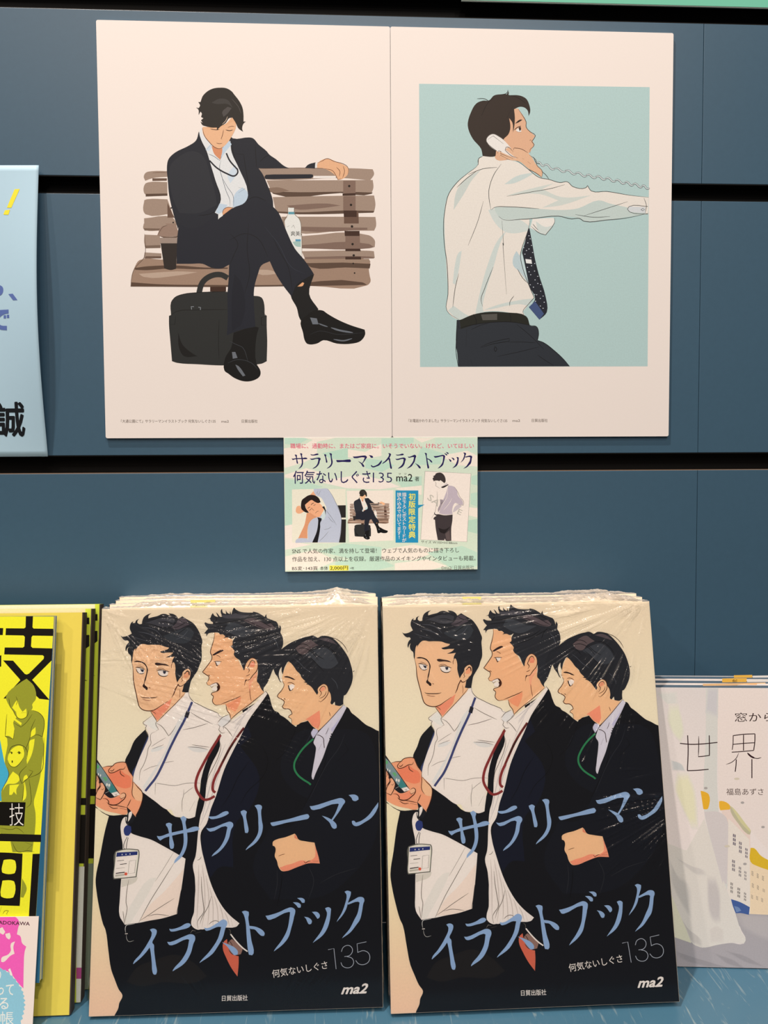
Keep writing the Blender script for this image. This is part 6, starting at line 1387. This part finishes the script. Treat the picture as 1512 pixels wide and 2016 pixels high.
def film(root, h, creases, seed, depth, tuft, rest):
    """creases: (x, y, angle from, angle to (deg, clockwise from +x), reach mm, height mm, count)"""
    vs, fs = [], []
    nx, ny = 300, 400
    for j in range(ny + 1):
        for i in range(nx + 1):
            x = BW * i / nx; y = h * j / ny; z = 0.0
            for k, (cx, cy, a0, a1, reach, amp, cnt) in enumerate(creases):
                dx, dy = x - cx, y - cy; r = math.hypot(dx, dy)
                if r > reach * 1.6 or r < 1: continue
                a = math.degrees(math.atan2(dy, dx))
                m_ = min(1, max(0, (a - a0) / 8)) * min(1, max(0, (a1 - a) / 8))
                if m_ <= 0: continue
                q = noise.noise(Vector((a * cnt / 60, r * 0.007, seed + k * 7.3)))
                q2 = 0.55 + 0.9 * noise.noise(Vector((x * .05, y * .05, seed + 3 + k)))
                fall = math.exp(-(r / reach) ** 2) * min(1, r / 6)
                z += 2.1 * amp * m_ * fall * max(0, q2) * ridge(q)
            edge = min(x, BW - x, y, h - y)
            z *= min(1, edge / 1.5 + 0.15)
            z += 0.02 * noise.noise(Vector((x * .3, y * .08, seed + 50)))
            vs.append((x / 1000, -y / 1000, (0.5 + max(0, z)) / 1000))
    def quad(b, nx, ny, flip=False):
        for j in range(ny):
            for i in range(nx):
                a = b + j * (nx + 1) + i; f = (a, a + nx + 1, a + nx + 2, a + 1); fs.append(f[::-1] if flip else f)
    quad(0, nx, ny)
    # side skirts
    for side in (0, 1):
        b = len(vs); n2 = 10
        for j in range(ny + 1):
            for i in range(n2 + 1):
                d = THICK * i / n2; y = h * j / ny
                bulge = 0.35 + 0.35 * noise.noise(Vector((d * .35, y * .12, seed + 20 + side))) + 0.5 * math.exp(-((y - h + 14) / 12) ** 2)
                x = (BW + bulge) if side else -bulge
                if i == 0: x = BW if side else 0
                vs.append((x / 1000, -y / 1000, (0.5 - d * (THICK + 0.7) / THICK) / 1000))
        quad(b, n2, ny, side == 1)
    nf_main = len(fs); nv_main = len(vs)
    # crumpled top, pulled back over the copies behind
    b = len(vs); n3 = 26
    for j in range(n3 + 1):
        v = j / n3
        for i in range(nx + 1):
            u = i / nx
            H = 0
            for k in range(len(tuft) - 1):
                if tuft[k][0] <= u <= tuft[k + 1][0]:
                    s = (u - tuft[k][0]) / (tuft[k + 1][0] - tuft[k][0]); s = s * s * (3 - 2 * s); H = tuft[k][1] * (1 - s) + tuft[k + 1][1] * s
            env = math.sin(math.pi * min(1, v * 0.9 + 0.02)) ** 0.8
            nz = noise.noise(Vector((u * 26, v * 5, seed + 70))) + 0.6 * noise.noise(Vector((u * 70, v * 14, seed + 80))) + 0.3 * noise.noise(Vector((u * 150, v * 26, seed + 90)))
            up = H * env * (0.8 + 0.25 * nz) + (0.5 + 0.8 * abs(nz)) * min(1, v * 8)
            inset = 5 * math.sin(math.pi * v * .5) * (1 - abs(2 * u - 1)) * 0
            zz = 0.5 - v * depth
            x = BW * (0.5 + (u - 0.5) * (1 - 0.05 * v)) + 0.4 * noise.noise(Vector((u * 40, v * 9, seed)))
            vs.append((x / 1000, up / 1000, zz / 1000))
    quad(b, nx, n3, True)
    o = link('plastic_film', mesh_from('plastic_film', vs, fs, True), root, M_FILM)
    o.data.materials.append(M_FILM2); o.data.polygons.foreach_set('material_index', [0] * nf_main + [1] * (len(fs) - nf_main))
    o['label'] = 'clear crinkled shrink film'; o['only_front'] = 1
    # the copies behind are wrapped too; only their crumpled top edges can be seen
    rv = vs[nv_main:]; rf = [tuple(i - nv_main for i in f) for f in fs[nf_main:]]
    me2 = mesh_from('plastic_film', [(x, y * 0.55, min(z, 0.0002)) for x, y, z in rv], rf, True); me2.materials.append(M_FILM2)
    for r_ in rest: link('plastic_film', me2, r_)['label'] = 'clear crinkled shrink film'
    return o
film(RT_[0], 257.9, [(187, -3, 95, 190, 115, 0.75, 30), (0, 0, 2, 88, 70, 0.35, 16), (215, 128, 120, 215, 70, 1.1, 34), (196, 112, 150, 200, 34, 0.6, 20), (120, 40, 20, 160, 30, 0.35, 26), (200, 75, 130, 200, 60, 0.3, 22), (90, 290, -130, -50, 46, 0.25, 40)],
     3.1, THICK, [(0, 1.0), (.08, 4.0), (.16, 5.2), (.30, 4.2), (.5, 3.2), (.66, 3.4), (.78, 6.0), (.87, 6.6), (.94, 3.0), (1, 0.4)], RT_[1])
film(LT_[0], 257.2, [(187, -3, 95, 178, 120, 0.6, 26), (0, 0, 2, 80, 75, 0.6, 22), (-40, 34, -12, 30, 150, 0.55, 60), (40, 6, 10, 120, 45, 0.55, 26), (100, 290, -140, -40, 50, 0.3, 46)],
     9.4, THICK, [(0, 0.6), (.07, 1.2), (.18, 3.8), (.25, 3.2), (.5, 2.2), (.72, 3.0), (.80, 5.4), (.86, 8.2), (.92, 5.0), (1, 0.3)], LT_[1])

# order slips standing in the stacks
M_SLIP = mat('yellow_slip_paper', unlight('e2d27a', (1.1, .93, .8)), 0.6, 0.2)
def slip(name, p0, w, hgt, lean, m, label, textbody=None, tcol='6b5a2a', group=None, ax=(1, 0, 0), cat='slip'):
    c = math.sqrt(1 - lean * lean); f = Frame(p0, ax, (0, c, -lean))
    e = link(name, None); e.matrix_world = f.matrix(); tag(e, label, cat, group)
    flat_card('slip_paper', w, hgt, 0.15, m, e)
    if textbody:
        p = Print(f, (0.95, .8, .69), 0.02); p.f = f
        vs, fs = glyph_mesh(textbody, 0, 0); x0 = min(v[0] for v in vs); x1 = max(v[0] for v in vs)
        k = min(0.62 * w, 3.4 * len(textbody)) / (x1 - x0); off = (w - k * (x1 - x0)) / 2; dy = -4.2 if len(textbody) > 1 else -3.9
        p.vs = [((off + (v[0] - x0) * k) / 1000, (dy + v[1] * k) / 1000, 0.00003) for v in vs]; p.fs = list(fs); p.cols = [unlight(tcol, p.L)] * len(vs)
        p.build('slip_print', e)
    return e
slip('order_slip', (256.5, 411.4, -38.2), 13.5, 30, 0.205, M_SLIP, 'yellow order slip under the film on top of the right book stack', '2,000円')
slip('order_slip', (66.0, 411.2, -36.2), 17, 30, 0.18, M_SLIP, 'yellow order slip under the film on top of the left book stack', '2,000円')

# ---------------------------------------------------------------- yellow books on the left
L_YEL = (0.95, 0.80, 0.68)
M_YPAGES = mat('pale_yellow_page_edges', (0.82, 0.76, 0.62), 0.8, 0.2, 0.06, 2500)
M_OCHRE = mat('plain_ochre_yellow_paper', unlight('e3c750', L_YEL), 0.6, 0.25, 0.03, 300)
M_LIME = mat('lime_yellow_cover', unlight('c9cf3a', L_YEL), 0.45, 0.3)
M_SIDE = mat('shaded_grey_book_side', lin('5d544e'), 0.6, 0.2, 0.1, 900)  # shade on the side faces is put into this grey
YW, YT = 183.0, 9.2
def yellow_book(X, ztop, lean, h, m, label, blocks=(), nb=0, light=L_YEL):
    f = lean_frame(X - YW, ztop, lean, h, (1, 0.003, 0), YT)
    r = link('yellow_book', None); r.matrix_world = f.matrix(); tag(r, label, 'book', 'yellow drawing manuals')
    book_parts(r, YW, h, YT, m, M_SIDE, M_YPAGES, 1)
    cv = [c for c in r.children if c.name.startswith('cover')][0]
    if blocks:
        for nm, sel in (('cover_band', blocks[:nb]), ('cover_art', blocks[nb:])):
            p = Print(f, light, 0.01)
            for b in sel: p.fill(b[1], b[0], smooth=False)
            p.build(nm, cv, INK, (0.1, YW - 0.1, 0.1, h - 0.1))
    return r, f
S2 = 'Z 150,%g Z 176,%g Z 176,%g Z 150,%g'; S3 = 'Z 165,%g Z 192,%g Z 192,%g Z 165,%g'
yb1, yf = yellow_book(-3.4, -50.0, 0.1712, 255.4, M_OCHRE, 'yellow book with plain ochre face, frontmost of the yellow stack')
yellow_book(-0.7, -39.6, 0.164, 255.9, M_LIME, 'yellow book with black marks on its edge, second from the front of the yellow stack',
            [('d9c795', 'Z -300,1170 Z 168,1170 Z 168,1212 Z -300,1212'), ('4a4436', 'Z 46,1195.0 Z 58,1195.2 Z 58,1196.8 Z 46,1196.5'), ('8a8064', 'Z 60,1196 Z 107,1196.6 Z 107,1197.4 Z 60,1197'), ('4a4436', 'Z 122,1193.6 Z 135,1193.8 Z 135,1194.6 Z 122,1194.4'), ('1a1612', S2 % (1216, 1216, 1229, 1229)), ('1a1612', 'Z 150,1250 Z 176,1250 Z 176,1272 Z 169,1277 Z 150,1277'), ('1a1612', 'Z 150,1334 Z 173,1340 Z 150,1341'),
             ('1a1612', S2 % (1571, 1571, 1585, 1585)), ('1a1612', S2 % (1604, 1604, 1700, 1700)), ('d9d2bf', S2 % (1706, 1706, 1905, 1905)), ('b0487c', S2 % (1905, 1905, 1927, 1927)), ('d9d2bf', S2 % (1927, 1927, 1990, 1990))], 4)
yellow_book(2.0, -29.2, 0.150, 256.9, M_LIME, 'yellow book nearest the wall, rearmost of the yellow stack',
            [('ddcfa8', 'Z -300,1160 Z 187,1160 Z 187,1206 Z -300,1206'), ('4a4436', 'Z 63,1188.6 Z 75,1188.8 Z 75,1190 Z 63,1189.8'), ('4a4436', 'Z 137,1188 Z 150,1188.2 Z 150,1189 Z 137,1188.8'), ('1a1612', S3 % (1209, 1209, 1222, 1222)), ('1a1612', 'Z 165,1242 Z 192,1242 Z 192,1262 Z 186,1267 Z 165,1267'), ('1a1612', 'Z 165,1325 Z 188,1330 Z 165,1331'),
             ('1a1612', S3 % (1553, 1553, 1567, 1567)), ('1a1612', S3 % (1583, 1583, 1690, 1690)), ('8a9078', S3 % (1700, 1700, 1960, 1960))], 3)
# sample booklet fixed to the front yellow book
bz = Vector(yf.o) + yf.n * 10.6
def on_plane(f, u, v):
    x, y = f.rectify(u, v); return f.o + f.ax * x + f.ay * y
pf = Frame(bz, yf.ax, yf.ay)
tr, br = on_plane(pf, 106.5, 1212.5), on_plane(pf, 77.5, 1935)
ay = (br - tr).normalized(); ax = (pf.ax - pf.ax.dot(ay) * ay).normalized()
BKW = 150.0; bkh = (br - tr).length
kf = Frame(tr - ax * BKW, ax, ay)
bk = link('sample_booklet', None); bk.matrix_world = kf.matrix()
tag(bk, 'thin bright yellow booklet with huge black characters taped to the ochre book', 'book')
M_TEAL = mat('teal_booklet_back', unlight('2a5b74', L_YEL), 0.4, 0.3)
M_BK = mat('booklet_white', unlight('ece0c8', L_YEL), 0.5, 0.3)
book_parts(bk, BKW, bkh, 5.6, M_TEAL, M_BK, M_BK, -1)
cv = [c for c in bk.children if c.name.startswith('cover')][0]
p = Print(kf, (1.02, 0.86, 0.74), 0.01)
p.fill('Z -500,1213.2 Z 106.6,1213.6 Z 70.8,1804 Z 69.5,1830 Z -500,1830', 'f2e92f', smooth=False)
p.art(YELLOW_ART)
p.fill('J 432,222 J 518,222 J 516,243 J 430,243', '8fb4c9', smooth=False)
p.text('技', 'L 118,290 L 292,290', 42, 'f3efe6', -0.012)
p.build('cover_art', cv, INK_GLOSS, (0.1, BKW - 0.1, 0.1, bkh - 0.1))
tp = link('clear_tape', box_me('clear_tape', (BKW - 1) / 1000, (BKW + 4.4) / 1000, -0.165, -0.026, -0.0055, -0.0053), bk, M_FILM)
# leaflet standing in front of it
base = Vector((-13, SHELF - 0.2, -121.5))
lf_ = Frame(bz + yf.n * 1.6, yf.ax, yf.ay)
t2 = on_plane(lf_, 76.3, 1804.3); b2 = on_plane(lf_, 64.3, 2016)
ay = (b2 - t2).normalized(); ax = (lf_.ax - lf_.ax.dot(ay) * ay).normalized()
lh = (SHELF - 0.2 - t2.y) / ay.y
lf = Frame(t2 - ax * 150, ax, ay)
leaf = link('leaflet', None); leaf.matrix_world = lf.matrix()
tag(leaf, 'cream and pink paper leaflet with white characters on a blue seal, below the yellow booklet', 'leaflet')
M_LEAF = mat('leaflet_cream', unlight('f4dccb', (1.0, .85, .73)), 0.55, 0.25)
flat_card('leaflet_sheet', 150, lh, 0.5, M_LEAF, leaf)
p = Print(lf, (1.0, 0.85, 0.73), 0.01)
p.art(BAND_ART)
p.text('KADOKAWA', 'M -60,272 M 368,290', 8.6, '5a2f3c', 0.02)
p.text('り', 'M -60,965 M 15,965', 21, 'eef0ea', 0.0)
p.text('って', 'M -35,1150 M 170,1150', 24, 'eef0ea', 0.012)
p.text('る', 'M -12,1322 M 105,1322', 24, 'eef0ea', 0.012)
p.text('帳', 'M 5,1505 M 168,1505', 24, 'eef0ea', 0.0)
p.build('leaflet_print', leaf, INK, (0.1, 149.9, 0.1, lh - 0.1))

# ---------------------------------------------------------------- pale picture books on the right
L_PALE = (0.86, 0.73, 0.62)
M_PALE = mat('pale_cover', unlight('ddccbe', L_PALE), 0.5, 0.3, 0.02, 200)
M_SLATE = mat('slate_page_edges', lin('4d6478'), 0.6, 0.3, 0.06, 1500)
PW, PT = 128.0, 11.2
axp = (0.9952, 0, -0.098)
def pale_frame(ztop, lean, h=194.3, X=387.4):
    c = math.sqrt(1 - lean * lean)
    return Frame((X, SHELF - 0.1 - lean * PT - c * h, ztop), axp, (0, c, -lean))
plabels = ['pale watercolour picture book of a curtain and buildings, front copy', 'second copy behind the front pale picture book', 'rearmost copy of the pale picture book, nearest the wall']
pale0 = None
for k in range(3):
    f = pale_frame(-54.5 + 12.2 * k, 0.058 - 0.003 * k)
    if k == 0:
        pale0 = link('picture_book', None); pale0.matrix_world = f.matrix()
        book_parts(pale0, PW, 194.3, PT, M_PALE, M_PALE, M_SLATE)
        cv = [c for c in pale0.children if c.name.startswith('cover')][0]
        p = Print(f, L_PALE, 0.02)
        p.fill([(1200, 1300), (1900, 1300), (1900, 1620), (1200, 1620)], 'd3c6bd', smooth=False, grad=('e4d2c6', 1330, 1600))
        p.fill([(1200, 1620), (1900, 1620), (1900, 1960), (1200, 1960)], 'e4d2c6', smooth=False)
        p.fill('N 880,335 N 1700,335 N 1700,1500 O 1700,1300 O 1300,860 O 1050,560 O 905,480 N 885,1000', 'e2cfc2', smooth=False)
        p.art(PALE_ART); windows(p)
        p.text('窓から', 'N 1100,755 N 1580,750', 17, '2c1a18', 0.0)
        p.text('福島あずさ', 'O 995,405 O 1455,405', 12.5, '4b3832', 0.0)
        p.build('cover_art', cv, INK, (0.1, PW - 0.1, 0.1, 194.2))
        r = pale0
    else:
        r = copy_thing(pale0)
        for c_ in r.children:
            for g_ in c_.children: bpy.data.objects.remove(g_)
        r.matrix_world = f.matrix()
    tag(r, plabels[k], 'book', 'pale watercolour picture books')
M_ORANGE = mat('orange_slip_paper', unlight('f2ac45', L_PALE), 0.6, 0.2)
M_CREAMSLIP = mat('cream_slip_paper', unlight('f0dcc6', L_PALE), 0.6, 0.2)
def px_slip(name, u0, v0, u1, zt, hgt, m, label, body=None, tc='4a2d14'):
    d = RT @ Vector(((u0 - 756) / FPX, (v0 - 1008) / FPX, 1)); a = CAM + d * ((zt - CAM.z) / d.z)
    d = RT @ Vector(((u1 - 756) / FPX, (v0 - 1008) / FPX, 1)); b = CAM + d * ((zt - CAM.z) / d.z)
    return slip(name, a, (b - a).length, hgt, 0.02, m, label, body, tc, None, (1, 0, 0))

px_slip('order_slip', 1422, 1336, 1470, -42.6, 14, M_ORANGE, 'orange slip with a dark character standing between the pale picture books', '創')
px_slip('order_slip', 1445, 1329.5, 1481, -30.5, 14, M_ORANGE, 'plain orange slip farther back, behind the lettered orange slip')
px_slip('order_slip', 1471, 1338.5, 1560, -42.9, 14, M_CREAMSLIP, 'cream slip beside the lettered orange slip between the pale books')
px_slip('order_slip', 1482, 1330.5, 1560, -30.8, 14, M_CREAMSLIP, 'cream slip at the back beside the plain orange slip')
px_slip('order_slip', 1384, 1346.5, 1507, -50.0, 9, mat('peach_slip_paper', unlight('f0b27c', L_PALE), 0.6, 0.2), 'low peach slip lying in the top of the front pale picture book')
